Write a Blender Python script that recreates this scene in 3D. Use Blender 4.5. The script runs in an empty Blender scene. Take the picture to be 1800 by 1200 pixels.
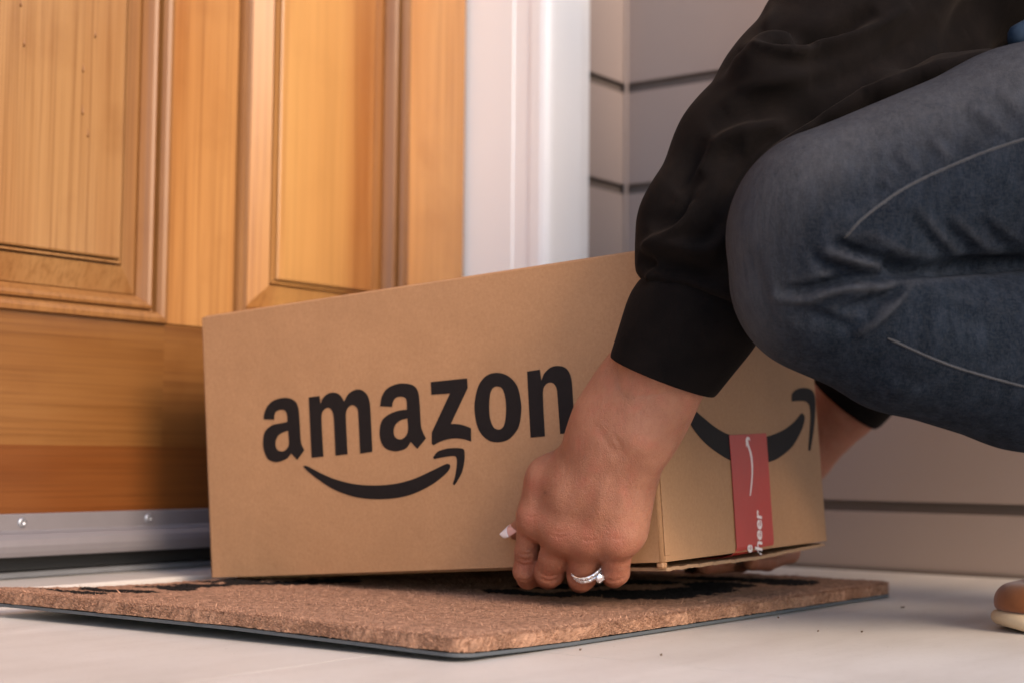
import bpy, math, random
import numpy as np
from mathutils import Vector, Matrix
from mathutils.bvhtree import BVHTree
random.seed(7); RNG = np.random.default_rng(7)
C = bpy.context.scene.collection
SC = bpy.context.scene
# ------------------------------------------------------------------ camera
FPX, PITCH, ROLL, CAMH = 2786.0, 0.0719, 0.0096, 0.11          # focal length in pixels of the 1800 px photograph
def _axes():
    cp, sp = math.cos(PITCH), math.sin(PITCH)
    f = np.array([0, cp, sp]); r = np.array([1., 0, 0]); u = np.cross(r, f)
    c, s = math.cos(ROLL), math.sin(ROLL)
    return c*r+s*u, -s*r+c*u, f
CR, CU, CF = _axes(); CO = np.array([0, 0, CAMH])
cam_d = bpy.data.cameras.new('camera'); cam = bpy.data.objects.new('camera', cam_d); C.objects.link(cam); SC.camera = cam
m = Matrix.Identity(4)
for i in range(3):
    m[i][0] = CR[i]; m[i][1] = CU[i]; m[i][2] = -CF[i]; m[i][3] = CO[i]
cam.matrix_world = m
cam_d.sensor_width = 36; cam_d.lens = FPX*36/1800; cam_d.clip_start = .02; cam_d.clip_end = 500
cam_d.dof.use_dof = True; cam_d.dof.focus_distance = 0.985; cam_d.dof.aperture_fstop = 6.8
# ------------------------------------------------------------------ sky, sun, exposure
SUN = np.array([.54, -.67, .50]); SUN /= np.linalg.norm(SUN)   # towards the sun
w = bpy.data.worlds.new('World'); SC.world = w; w.use_nodes = True
nt = w.node_tree; nt.nodes.clear()
sky = nt.nodes.new('ShaderNodeTexSky'); sky.sky_type = 'NISHITA'; sky.sun_disc = False
sky.sun_elevation = math.asin(SUN[2]); sky.sun_rotation = math.atan2(SUN[0], SUN[1])
sky.air_density = 1.0; sky.dust_density = 1.6; sky.ozone_density = 2.5
bg = nt.nodes.new('ShaderNodeBackground'); bg.inputs[1].default_value = .15
wo = nt.nodes.new('ShaderNodeOutputWorld'); nt.links.new(sky.outputs[0], bg.inputs[0]); nt.links.new(bg.outputs[0], wo.inputs[0])
sl = bpy.data.lights.new('sun', 'SUN'); sl.energy = 1.5; sl.angle = math.radians(22); sl.color = (1, .74, .53)
so = bpy.data.objects.new('sun', sl); C.objects.link(so); so.location = (-2, -1, 3)
so.rotation_euler = Vector(SUN).to_track_quat('Z', 'Y').to_euler()
SC.view_settings.view_transform = 'Standard'; SC.view_settings.look = 'None'
SC.view_settings.exposure = 1.17; SC.view_settings.gamma = 1; SC.view_settings.use_curve_mapping = False
SC.cycles.max_bounces = 8

# ------------------------------------------------------------------ points from the photograph
def ray(px, py): return CF+(px-900)/FPX*CR-(py-600)/FPX*CU
def P(px, py, d): return CO+d*ray(px, py)
def hit(px, py, p0, n):
    r = ray(px, py); return CO+r*(np.dot(np.asarray(p0)-CO, n)/np.dot(r, n))
def PZ(px, py, z): return hit(px, py, (0, 0, z), (0, 0, 1))
def proj(V):
    d = V-CO; z = d@CF
    return 900+FPX*(d@CR)/z, 600-FPX*(d@CU)/z, z
# house frame: x runs along the door wall, y goes into the house
YA = .642
HD = np.array([math.sin(YA), math.cos(YA), 0]); HN = np.array([-math.cos(YA), math.sin(YA), 0]); HZ = math.atan2(HD[1], HD[0])
def HW(s, y, z): return s*HD+y*HN+np.array([0, 0, z])
def HWA(V): V = np.asarray(V, float); return V[:, :1]*HD+V[:, 1:2]*HN+V[:, 2:3]*np.array([0, 0, 1.])

# ------------------------------------------------------------------ object helpers
def tag(o, label=None, cat=None, group=None, kind=None):
    if label: o['label'] = label
    if cat: o['category'] = cat
    if group: o['group'] = group
    if kind: o['kind'] = kind
    return o
def thing(name, loc, label=None, cat=None, rz=0, kind=None, group=None):
    o = bpy.data.objects.new(name, None); C.objects.link(o); o.location = loc; o.rotation_euler = (0, 0, rz)
    o.empty_display_size = .05
    o.matrix_world = Matrix.Translation(Vector(loc)) @ Matrix.Rotation(rz, 4, 'Z')
    o['_t'] = 1
    return tag(o, label, cat, group, kind)
WM = {}
def wm(o):
    if o is None: return Matrix.Identity(4)
    if o.name in WM: return WM[o.name]
    return Matrix.Translation(o.location) @ o.rotation_euler.to_matrix().to_4x4()
def mk(name, V, F, mat, parent=None, smooth=False, kind=None, label=None):
    """one mesh object from world-space vertices; origin and axes follow the parent thing"""
    V = np.asarray(V, float)
    base = wm(parent) if parent is not None else Matrix.Identity(4)
    inv = np.array(base.inverted())
    L = V@inv[:3, :3].T+inv[:3, 3]
    me = bpy.data.meshes.new(name)
    if isinstance(F, np.ndarray):
        n, k = F.shape
        me.vertices.add(len(L)); me.vertices.foreach_set('co', L.astype(np.float32).ravel())
        me.loops.add(n*k); me.loops.foreach_set('vertex_index', F.astype(np.int32).ravel())
        me.polygons.add(n); me.polygons.foreach_set('loop_start', np.arange(0, n*k, k, dtype=np.int32))
        me.polygons.foreach_set('loop_total', np.full(n, k, dtype=np.int32))
        me.update(calc_edges=True); me.validate()
    else:
        me.from_pydata([tuple(v) for v in L], [], F); me.update()
    if smooth: me.polygons.foreach_set('use_smooth', np.ones(len(me.polygons), bool))
    if mat: me.materials.append(mat)
    o = bpy.data.objects.new(name, me); C.objects.link(o)
    if parent is not None: o.parent = parent; WM[o.name] = base
    if kind: o['kind'] = kind
    if label: o['label'] = label
    return o
class MB:
    def __init__(s): s.v = []; s.f = []
    def add(s, V, F):
        n = len(s.v); s.v += [tuple(map(float, v)) for v in V]; s.f += [tuple(int(i)+n for i in f) for f in F]
    def box(s, a, b, xf=None, bev=0.0):
        a = np.array(a, float); b = np.array(b, float)
        if bev <= 0:
            V = [(x, y, z) for x in (a[0], b[0]) for y in (a[1], b[1]) for z in (a[2], b[2])]
            F = [(0, 1, 3, 2), (4, 6, 7, 5), (0, 4, 5, 1), (2, 3, 7, 6), (0, 2, 6, 4), (1, 5, 7, 3)]
        else:
            V = []; idx = {}
            for ix in (0, 1):
                for iy in (0, 1):
                    for iz in (0, 1):
                        c = np.array([(a, b)[ix][0], (a, b)[iy][1], (a, b)[iz][2]])
                        sg = np.array([1-2*ix, 1-2*iy, 1-2*iz])*bev
                        for ax in range(3):
                            p = c+sg; p[ax] = c[ax]; idx[ix, iy, iz, ax] = len(V); V.append(p)
            F = []
            for ax in range(3):
                o1, o2 = [k for k in range(3) if k != ax]
                for e in (0, 1):
                    q = []
                    for (p, r) in ((0, 0), (1, 0), (1, 1), (0, 1)):
                        k = [0, 0, 0]; k[ax] = e; k[o1] = p; k[o2] = r; q.append(idx[(*k, ax)])
                    F.append(tuple(q))
            for ax in range(3):          # edge strips along axis ax
                o1, o2 = [k for k in range(3) if k != ax]
                for p in (0, 1):
                    for r in (0, 1):
                        k0 = [0, 0, 0]; k0[o1] = p; k0[o2] = r; k1 = list(k0); k1[ax] = 1
                        F.append((idx[(*k0, o1)], idx[(*k1, o1)], idx[(*k1, o2)], idx[(*k0, o2)]))
            for ix in (0, 1):
                for iy in (0, 1):
                    for iz in (0, 1): F.append(tuple(idx[ix, iy, iz, ax] for ax in range(3)))
        V = np.array(V, float)
        if xf is not None: V = xf(V)
        s.add(V, F); return s
    def build(s, name, mat, parent=None, smooth=False, fix=True, **k):
        o = mk(name, np.array(s.v), s.f, mat, parent, smooth, **k)
        if fix:
            import bmesh
            bm = bmesh.new(); bm.from_mesh(o.data); bmesh.ops.recalc_face_normals(bm, faces=bm.faces); bm.to_mesh(o.data); bm.free()
        return o
def hbox(name, s0, s1, y0, y1, z0, z1, mat, parent, bev=.001, **k):
    return MB().box((s0, y0, z0), (s1, y1, z1), HWA, bev).build(name, mat, parent, **k)
def tube(pts, rad, seg=8, close=True):
    pts = [np.array(p, float) for p in pts]; V = []; F = []
    n = len(pts); up = None
    for i, p in enumerate(pts):
        t = pts[min(i+1, n-1)]-pts[max(i-1, 0)]; t /= np.linalg.norm(t)
        if up is None:
            up = np.array([0, 0, 1.]) if abs(t[2]) < .9 else np.array([1., 0, 0])
        a = np.cross(t, up); a /= np.linalg.norm(a); b = np.cross(a, t); up = b
        r = rad[i] if hasattr(rad, '__len__') else rad
        for k in range(seg):
            q = 2*math.pi*k/seg; V.append(p+r*(math.cos(q)*a+math.sin(q)*b))
    for i in range(n-1):
        for k in range(seg):
            k2 = (k+1) % seg; F.append((i*seg+k, i*seg+k2, (i+1)*seg+k2, (i+1)*seg+k))
    if close: F.append(tuple(range(seg))[::-1]); F.append(tuple((n-1)*seg+k for k in range(seg)))
    return V, F
def spline(pts, n=8, corners=None, closed=False):
    """Catmull-Rom through the points; points flagged as corners stay sharp"""
    pts = [np.array(p, float) for p in pts]; N = len(pts); out = []
    cs = corners or [False]*N
    rng = range(N if closed else N-1)
    for i in rng:
        p1, p2 = pts[i], pts[(i+1) % N]
        p0 = pts[i-1] if (closed or i > 0) else p1
        p3 = pts[(i+2) % N] if (closed or i+2 < N) else p2
        m1 = (p2-p0)/2 if not cs[i] else (p2-p1)
        m2 = (p3-p1)/2 if not cs[(i+1) % N] else (p2-p1)
        L = np.linalg.norm(p2-p1)
        for m_ in (m1, m2):
            l = np.linalg.norm(m_)
            if l > L*1.2: m_ *= L*1.2/l
        for k in range(n):
            t = k/n
            out.append((2*t**3-3*t**2+1)*p1+(t**3-2*t**2+t)*m1+(-2*t**3+3*t**2)*p2+(t**3-t**2)*m2)
    if not closed: out.append(pts[-1])
    return out

# ------------------------------------------------------------------ materials
def mat_new(name):
    m = bpy.data.materials.new(name); m.use_nodes = True; nt = m.node_tree
    return m, nt, nt.nodes['Principled BSDF']
class NB:
    def __init__(s, nt): s.nt = nt; s.tc = nt.nodes.new('ShaderNodeTexCoord')
    def n(s, t, **k):
        x = s.nt.nodes.new(t)
        for a, b in k.items(): setattr(x, a, b)
        return x
    def l(s, a, b): s.nt.links.new(a, b)
    def map(s, scale=(1, 1, 1), rot=(0, 0, 0), src=None):
        x = s.n('ShaderNodeMapping'); x.inputs['Scale'].default_value = scale; x.inputs['Rotation'].default_value = rot
        s.l(src or s.tc.outputs['Object'], x.inputs[0]); return x.outputs[0]
    def noise(s, vec, scale, detail=4, rough=.55, dist=0):
        x = s.n('ShaderNodeTexNoise'); x.inputs['Scale'].default_value = scale; x.inputs['Detail'].default_value = detail
        x.inputs['Roughness'].default_value = rough; x.inputs['Distortion'].default_value = dist
        s.l(vec, x.inputs['Vector']); return x.outputs['Fac']
    def ramp(s, fac, stops):
        x = s.n('ShaderNodeValToRGB'); e = x.color_ramp.elements
        while len(e) < len(stops): e.new(.5)
        for q, (p, c) in zip(e, stops): q.position = p; q.color = (*c, 1) if len(c) == 3 else c
        s.l(fac, x.inputs[0]); return x.outputs[0]
    def gray(s, fac, a, b): return s.ramp(fac, [(a, (0, 0, 0)), (b, (1, 1, 1))])
    def mix(s, fac, a, b, mode='MIX'):
        x = s.n('ShaderNodeMix'); x.data_type = 'RGBA'; x.blend_type = mode
        for v, i in ((fac, 0), (a, 6), (b, 7)):
            if isinstance(v, (int, float)): x.inputs[i].default_value = v
            elif isinstance(v, tuple): x.inputs[i].default_value = (*v, 1)
            else: s.l(v, x.inputs[i])
        return x.outputs[2]
    def math(s, op, a, b=0.0):
        x = s.n('ShaderNodeMath'); x.operation = op
        for v, i in ((a, 0), (b, 1)):
            if isinstance(v, (int, float)): x.inputs[i].default_value = v
            else: s.l(v, x.inputs[i])
        return x.outputs[0]
    def bump(s, h, strength, dist, prev=None):
        x = s.n('ShaderNodeBump'); x.inputs['Strength'].default_value = strength; x.inputs['Distance'].default_value = dist
        s.l(h, x.inputs['Height'])
        if prev is not None: s.l(prev, x.inputs['Normal'])
        return x.outputs[0]
def setp(b, **k):
    for a, v in k.items():
        i = b.inputs[a.replace('_', ' ')]
        i.default_value = (*v, 1) if isinstance(v, tuple) and len(v) == 3 and i.type == 'RGBA' else v
def simple(name, col, rough=.5, metal=0, var=.06, scale=30, bump=0, **k):
    m, nt, b = mat_new(name); nb = NB(nt)
    f = nb.noise(nb.map(), scale, 5)
    c = nb.mix(f, tuple(x*(1-var) for x in col), tuple(min(1, x*(1+var)) for x in col)); nb.l(c, b.inputs['Base Color'])
    setp(b, Roughness=rough, Metallic=metal, **k)
    if bump: nb.l(nb.bump(f, .5, bump), b.inputs['Normal'])
    return m
def wood(name, horiz=False, tone=1.0, rough=.34, hue=0, seed=0.0, pale=0.0, red=1.0, band=None):
    m, nt, b = mat_new(name); nb = NB(nt)
    off = nb.n('ShaderNodeVectorMath'); off.operation = 'ADD'; nb.l(nb.tc.outputs['Object'], off.inputs[0]); off.inputs[1].default_value = (seed*3.1, seed, seed*1.7)
    src = off.outputs[0]
    st = (.03, 1, 1) if horiz else (1, 1, .03)
    v = nb.map(st, src=src)
    fine = nb.noise(nb.map((.012, 1, 1) if horiz else (1, 1, .012), src=src), 300, 3, .6); mid = nb.noise(v, 70, 4, .6, .5); big = nb.noise(nb.map((.25, 1, 1) if horiz else (1, 1, .18), src=src), 9, 3)
    blot = nb.noise(nb.map((1, 1, 1), src=src), 14, 4)
    d = tuple(x*tone for x in (.36+hue, .115, .016)); l_ = tuple(x*tone for x in (.64, .275+pale, .062+pale)); p = tuple(x*tone for x in (.72, .37+pale, .115+pale))
    d, l_, p = [(q[0]*.92, q[1]*red*.86, q[2]*red*red*.82) for q in (d, l_, p)]
    c = nb.mix(nb.gray(mid, .12, .75), d, l_); c = nb.mix(nb.gray(big, .3, .8), c, p)
    c = nb.mix(nb.math('MULTIPLY', nb.gray(fine, .46, .70), .42), c, tuple(x*.62 for x in d))
    c = nb.mix(nb.math('MULTIPLY', nb.gray(blot, .55, .8), .30), c, tuple(x*.8 for x in d))
    if band:  # soft golden glow down the right panel, painted into the wood colour
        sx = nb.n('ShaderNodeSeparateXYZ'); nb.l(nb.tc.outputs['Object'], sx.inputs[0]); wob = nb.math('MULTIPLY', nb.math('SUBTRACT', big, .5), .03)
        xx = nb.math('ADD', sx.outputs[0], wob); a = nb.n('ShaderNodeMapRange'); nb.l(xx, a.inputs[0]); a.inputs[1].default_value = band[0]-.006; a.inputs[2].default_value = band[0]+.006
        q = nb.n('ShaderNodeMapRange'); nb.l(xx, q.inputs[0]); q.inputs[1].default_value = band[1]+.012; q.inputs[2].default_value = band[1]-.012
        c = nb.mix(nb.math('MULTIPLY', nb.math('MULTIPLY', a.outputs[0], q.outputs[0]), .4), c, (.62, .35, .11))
    nb.l(c, b.inputs['Base Color'])
    nb.l(nb.ramp(mid, [(0, (rough-.04,)*3), (1, (rough+.12,)*3)]), b.inputs['Roughness'])
    setp(b, Coat_Weight=.35, Coat_Roughness=.22)
    nb.l(nb.bump(fine, .25, .0006, nb.bump(blot, .15, .003)), b.inputs['Normal'])
    return m
def card_mat(name='kraft_cardboard', c0=(.345, .183, .088), c1=(.41, .224, .112)):
    m, nt, b = mat_new(name); nb = NB(nt)
    v = nb.map(); f = nb.noise(v, 420, 4, .7); g = nb.noise(v, 26, 4); fl = nb.noise(nb.map((1, 1, .12)), 900, 2)
    c = nb.mix(nb.gray(f, .3, .7), c0, c1); c = nb.mix(nb.math('MULTIPLY', nb.gray(g, .35, .75), .35), c, tuple(x*.86 for x in c0))
    c = nb.mix(nb.math('MULTIPLY', nb.gray(fl, .62, .75), .25), c, tuple(x*.7 for x in c0))
    nb.l(c, b.inputs['Base Color']); setp(b, Roughness=.62, Specular_IOR_Level=.3)
    sc_ = nb.noise(nb.map((1, 1, .25), (0, .5, .3)), 55, 6, .75)
    c2 = nb.mix(nb.math('MULTIPLY', nb.gray(sc_, .58, .72), .12), c, tuple(min(1, x*1.45) for x in c1)); nb.l(c2, b.inputs['Base Color'])
    cor = nb.n('ShaderNodeTexWave'); cor.inputs['Scale'].default_value = 45; cor.inputs['Distortion'].default_value = .6; nb.l(v, cor.inputs['Vector'])
    nb.l(nb.bump(f, .3, .0004, nb.bump(g, .25, .004)), b.inputs['Normal'])
    return m
def skin_mat():
    m, nt, b = mat_new('skin'); nb = NB(nt); v = nb.map()
    g = nb.noise(v, 38, 5, .6); f = nb.noise(v, 900, 3, .6); r = nb.noise(v, 90, 4)
    vo = nb.n('ShaderNodeTexVoronoi'); vo.inputs['Scale'].default_value = 620; nb.l(v, vo.inputs['Vector'])
    dots = nb.math('MULTIPLY', nb.ramp(vo.outputs['Distance'], [(0, (1,)*3), (.17, (0,)*3)]), nb.gray(nb.noise(v, 60, 2), .38, .6))
    c = nb.mix(nb.gray(g, .3, .7), (.265, .105, .056), (.36, .158, .092)); c = nb.mix(nb.math('MULTIPLY', nb.gray(r, .5, .75), .45), c, (.38, .11, .070))
    at = nb.n('ShaderNodeAttribute'); at.attribute_name = 'redness'
    c = nb.mix(nb.math('MULTIPLY', at.outputs['Fac'], .5), c, (.27, .070, .042))
    c = nb.mix(nb.math('MULTIPLY', dots, .65), c, (.12, .045, .025))
    c = nb.mix(nb.math('MULTIPLY', nb.gray(nb.noise(nb.map((1, 1, .5)), 330, 4, .7), .45, .7), .35), c, (.24, .085, .05))
    mo = nb.n('ShaderNodeAttribute'); mo.attribute_name = 'mole'
    c = nb.mix(mo.outputs['Fac'], c, (.16, .06, .035))
    nb.l(c, b.inputs['Base Color'])
    setp(b, Roughness=.5, Subsurface_Weight=.22, Subsurface_Radius=(1., .35, .2), Subsurface_Scale=.0025, Specular_IOR_Level=.42)
    v2 = nb.n('ShaderNodeTexVoronoi'); v2.feature = 'DISTANCE_TO_EDGE'; v2.inputs['Scale'].default_value = 750; nb.l(nb.map((1, 1, .6)), v2.inputs['Vector'])
    nb.l(nb.bump(nb.gray(v2.outputs['Distance'], 0, .12), .5, .0004, nb.bump(f, .5, .0007, nb.bump(nb.noise(nb.map((1, 1, .55)), 300, 4, .7), .6, .0009, nb.bump(g, .35, .0035)))), b.inputs['Normal'])
    return m
def denim_mat():
    m, nt, b = mat_new('denim'); nb = NB(nt); v = nb.map()
    tw = nb.noise(nb.map((1, 1, .35), (0, .6, .3)), 1500, 2, .6); tv = nb.noise(nb.map((.3, .3, 1), (0, .4, 0)), 1200, 2, .6)
    g = nb.noise(v, 22, 5, .62); h = nb.noise(nb.map((1, 1, .5)), 120, 5, .7)
    c = nb.mix(nb.gray(g, .3, .72), (.0016, .0036, .0078), (.0037, .0069, .0120))
    c = nb.mix(nb.math('MULTIPLY', nb.gray(h, .42, .72), .55), c, (.016, .022, .034))
    at = nb.n('ShaderNodeAttribute'); at.attribute_name = 'fade'
    st = nb.noise(nb.map((1, 1, .12), (0, .45, 0)), 260, 4, .7); mt = nb.noise(v, 70, 5, .7)
    fe_ = nb.math('MULTIPLY', at.outputs['Fac'], nb.math('ADD', nb.math('MULTIPLY', nb.gray(st, .25, .75), .45), nb.math('ADD', nb.math('MULTIPLY', nb.gray(mt, .2, .8), .35), .30)))
    c = nb.mix(fe_, c, (.082, .081, .087))
    fl = nb.math('MULTIPLY', nb.gray(nb.math('ADD', nb.math('MULTIPLY', tw, .5), nb.math('MULTIPLY', tv, .5)), .44, .58), .22)
    c = nb.mix(fl, c, nb.mix(.5, c, (.075, .077, .085)))
    nb.l(c, b.inputs['Base Color']); setp(b, Roughness=.88, Specular_IOR_Level=.08)
    nb.l(nb.bump(tw, .5, .0008, nb.bump(nb.noise(nb.map((1, 1, .4), (0, .5, 0)), 420, 3, .6), .5, .0010, nb.bump(h, .35, .0018))), b.inputs['Normal'])
    return m
def fleece_mat():
    m, nt, b = mat_new('black_cotton'); nb = NB(nt); v = nb.map()
    f = nb.noise(v, 1400, 2, .6); g = nb.noise(v, 40, 5, .6)
    c = nb.mix(nb.gray(g, .3, .7), (.0034, .0028, .0028), (.0075, .0056, .0050)); c = nb.mix(nb.math('MULTIPLY', nb.gray(f, .55, .7), .35), c, (.012, .010, .010))
    nb.l(c, b.inputs['Base Color']); setp(b, Roughness=.95, Specular_IOR_Level=.04, Sheen_Weight=.022, Sheen_Roughness=.5, Sheen_Tint=(1, .8, .68))
    nb.l(nb.bump(f, .3, .0005, nb.bump(g, .25, .003)), b.inputs['Normal'])
    return m
def floor_mat():
    m, nt, b = mat_new('pale_stone'); nb = NB(nt); v = nb.map()
    g = nb.noise(v, 5, 6, .6); f = nb.noise(v, 160, 5, .65); st = nb.noise(nb.map((.2, 1, 1)), 24, 5, .6); sp = nb.noise(v, 420, 2)
    c = nb.mix(nb.gray(g, .3, .7), (.53, .495, .45), (.63, .60, .56)); c = nb.mix(nb.math('MULTIPLY', nb.gray(st, .45, .8), .45), c, (.38, .335, .29))
    c = nb.mix(nb.math('MULTIPLY', nb.gray(f, .5, .75), .22), c, (.36, .32, .275)); c = nb.mix(nb.gray(sp, .715, .76), c, (.13, .095, .07))
    nb.l(c, b.inputs['Base Color']); setp(b, Roughness=.42, Specular_IOR_Level=.35)
    nb.l(nb.bump(f, .25, .0006, nb.bump(st, .2, .002)), b.inputs['Normal'])
    return m
def attr_mat(name, attr, rough, sheen=0):
    m, nt, b = mat_new(name); nb = NB(nt)
    at = nb.n('ShaderNodeAttribute'); at.attribute_name = attr; f = nb.noise(nb.map(), 700, 3)
    c = nb.mix(nb.math('MULTIPLY', f, .5), at.outputs['Color'], nb.mix(.5, at.outputs['Color'], (.05, .03, .02)))
    nb.l(c, b.inputs['Base Color']); setp(b, Roughness=rough, Specular_IOR_Level=.2, Sheen_Weight=sheen)
    nb.l(nb.bump(f, .8, .002), b.inputs['Normal'])
    return m

M_skin = skin_mat(); M_denim = denim_mat(); M_black = fleece_mat(); M_card = card_mat(); M_floor = floor_mat()
M_cardin = card_mat('cardboard_inner', (.30, .18, .10), (.38, .23, .13))
M_ink = simple('printed_black_ink', (.010, .0072, .0072), .7, var=.25, scale=300, Specular_IOR_Level=.2)
M_tape = simple('red_paper_tape', (.40, .024, .016), .38, var=.10, scale=60, bump=.0004)
M_tapeprint = simple('white_print', (.74, .66, .66), .5, scale=200)
M_white = simple('white_trim_paint', (.93, .91, .885), .4, var=.02, scale=8, bump=.0004)
M_siding = simple('taupe_siding_paint', (.34, .270, .238), .55, var=.05, scale=5, bump=.0012)
M_groove = simple('siding_backing', (.14, .11, .095), .8)
M_alu = simple('brushed_aluminium', (.20, .185, .195), .45, metal=.3, var=.08, scale=60, bump=.0002)
M_sill = simple('pale_sill_stone', (.48, .44, .40), .5, var=.10, scale=30, bump=.0008)
M_rubber = simple('grey_rubber', (.06, .068, .075), .75, var=.2, scale=200)
M_rubberd = simple('black_seal_rubber', (.03, .03, .032), .8)
M_screw = simple('zinc_screw', (.36, .37, .40), .42, metal=.8)
M_brass = simple('brass', (.55, .38, .15), .3, metal=1)
M_gold = simple('white_gold', (.80, .78, .76), .16, metal=1, var=.02)
M_blue = simple('blue_shirt_cotton', (.0005, .014, .036), .85, var=.15, scale=60, bump=.001)
M_nailw = simple('white_nail_tip', (.82, .76, .74), .2, var=.02, Coat_Weight=.5)
M_nailp = simple('pink_nail', (.66, .36, .31), .2, var=.04, Coat_Weight=.6)
M_suede = simple('tan_suede', (.20, .058, .009), .8, var=.18, scale=160, bump=.0006, Sheen_Weight=.2)
M_sole = simple('cream_rubber_sole', (.55, .42, .27), .6, var=.12, scale=90, bump=.0006)
M_hair = simple('dark_hair', (.03, .018, .012), .5)
M_thread = simple('worn_seam_thread', (.050, .045, .042), .8, var=.3, scale=900)
M_belt = simple('faded_green_cotton', (.03, .034, .03), .8)
M_speck = simple('dry_leaf_bits', (.08, .045, .02), .8, var=.4)
mdi, ntd, bd = mat_new('diamond'); setp(bd, Base_Color=(.95, .95, 1), Roughness=0.02, Transmission_Weight=.45, IOR=2.2, Metallic=.5)

# ------------------------------------------------------------------ ground and floor
ground = mk('ground', [(-60, -60, -.012), (60, -60, -.012), (60, 60, -.012), (-60, 60, -.012)], [(0, 1, 2, 3)],
            simple('garden_ground', (.40, .37, .33), .9, var=.3, scale=2), None, kind='structure')
floor = thing('floor', HW(0, 0, 0), rz=HZ, kind='structure')
hbox('grout', -1.47, 1.478, -2.9, 1.29, -.0115, -.0012, simple('grey_grout', (.22, .19, .16), .9), floor, 0)
gx, gy = .0003, .0003
xs = [-1.465, -.73, .0, .735, 1.48]; ys = [-1.22, -.62, -.02, .588, 1.3]
for i in range(len(xs)-1):
    for j in range(len(ys)-1):
        if j == 3: y1 = ys[j+1]
        else: y1 = ys[j+1]
        dz = RNG.uniform(-.0001, .0001)
        hbox('slab', xs[i]+gx, xs[i+1]-gx, ys[j]+gy, y1-gy, -.0105, dz, M_floor, floor, 0)
hbox('slab', -1.465, 1.48, -2.9, -1.2224, -.0105, 0, M_floor, floor, 0)

# ------------------------------------------------------------------ siding wall (faces the camera) and its short return
wall = thing('siding_wall', HW(1.48, .95, 0), 'taupe painted wall of wide horizontal boards with dark grooves behind the box and the crouching person', 'wall', HZ)
GZ = [-.03, .062, .1765, .291, .4055, .52]+[.52+.1145*k for k in range(1, 16)]
def board(name, za, zb, fn):
    """one board: flat face, bevelled lip at the bottom, rebate at the top; fn(t, out, z) -> world"""
    prof = [(0.010, za+.0105), (.0022, za+.0105), (.0, za+.008), (.0, zb-.004), (.003, zb-.001), (.014, zb-.001), (.014, za+.0105)]
    return prof
def siding(parent, a, b, axis, pos, zs):
    for k in range(len(zs)-1):
        za, zb = zs[k], zs[k+1]
        prof = [(0.0056, za+.0115), (.0042, za+.0108), (.0, za+.0072), (.0, zb-.0045), (.0008, zb-.0039), (.0056, zb-.0039)]
        V = []
        for t in (a, b):
            for d, z in prof:
                V.append((pos+d, t, z) if axis == 'x' else (t, pos+d, z))
        n = len(prof); F = [(i, i+1, n+i+1, n+i) for i in range(n-1)]+[(n-1, 0, n, 2*n-1), tuple(range(n))[::-1], tuple(range(n, 2*n))]
        mb = MB(); mb.add(HWA(V), F); mb.build('siding_board', M_siding, parent)
siding(wall, .36, .952, 'x', 1.48, GZ)
hbox('wall_backing', 1.4853, 1.60, .36, .9570, -.01, 2.4, M_groove, wall, 0)
hbox('wall_end_trim', 1.472, 1.62, .27, .3595, -.005, 2.4, M_white, wall, .003)
hbox('skirting_joint', 1.476, 1.4799, .36, .945, -.002, .004, M_groove, wall, 0)
rwall = thing('siding_return_wall', HW(1.41, .95, 0), 'narrow bluish strip of boarded wall between the white door trim and the corner', 'wall', HZ)
siding(rwall, 1.382, 1.4785, 'y', .95, [g-.0006 for g in GZ])
hbox('corner_bead', 1.4755, 1.4796, .9465, .9495, -.01, 2.3, M_siding, rwall, .0008)
hbox('wall_backing', 1.382, 1.4878, .9553, 1.1, -.01, 2.4, M_groove, rwall, 0)
# house wall left of the door
lwall = thing('siding_left_wall', HW(-1.5, .95, 0), 'boarded wall on the hinge side of the door', 'wall', HZ)
siding(lwall, -3.2, .14, 'y', .95, [g-.0006 for g in GZ])
hbox('wall_backing', -3.2, .14, .9553, 1.1, -.01, 2.4, M_groove, lwall, 0)

# ------------------------------------------------------------------ door frame and trim
fr = thing('door_frame', HW(1.30, 1.0, 0), 'overexposed white moulded door casing right of the wooden door', 'door frame', HZ)
def casing(s_in, sgn, name='casing'):
    prof = [(0, 1.12), (0, .972), (.0015, .9705), (.0015, .951), (-.0005, .949), (-.0005, .937), (.0015, .932), (.006, .9285), (.012, .9275), (.060, .9270), (.078, .929), (.082, .932), (.082, .9495), (.082, 1.12)]
    V = []
    for z in (-.01, 2.16):
        for s_, y in prof: V.append((s_in+sgn*s_, y, z))
    n = len(prof); F = [(i, i+1, n+i+1, n+i) for i in range(n-1)]+[tuple(range(n)), tuple(range(n, 2*n))]
    mb = MB(); mb.add(HWA(V), F); return mb.build(name, M_white, fr)
casing(1.297, 1); casing(.223, -1)
hbox('door_stop', 1.285, 1.2965, 1.080, 1.12, .012, 2.07, M_white, fr, .001)
hbox('head_casing', .14, 1.38, .930, 1.12, 2.162, 2.26, M_white, fr, .002)
hbox('weather_strip', 1.2930, 1.2962, 1.034, 1.06, .02, 2.06, M_groove, fr, .0005)
th = thing('door_threshold', HW(.8, 1.05, 0), 'low pale door sill in front of the wooden door behind the mat', 'threshold', HZ)
hbox('sill_board', .225, 1.295, .964, 1.20, .0005, .0125, M_sill, th, .0015)
hbox('metal_threshold', .225, 1.295, 1.030, 1.15, .0127, .0175, simple('dull_dark_metal', (.13, .135, .145), .9, var=.2, Specular_IOR_Level=.1), th, .0015)

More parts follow.
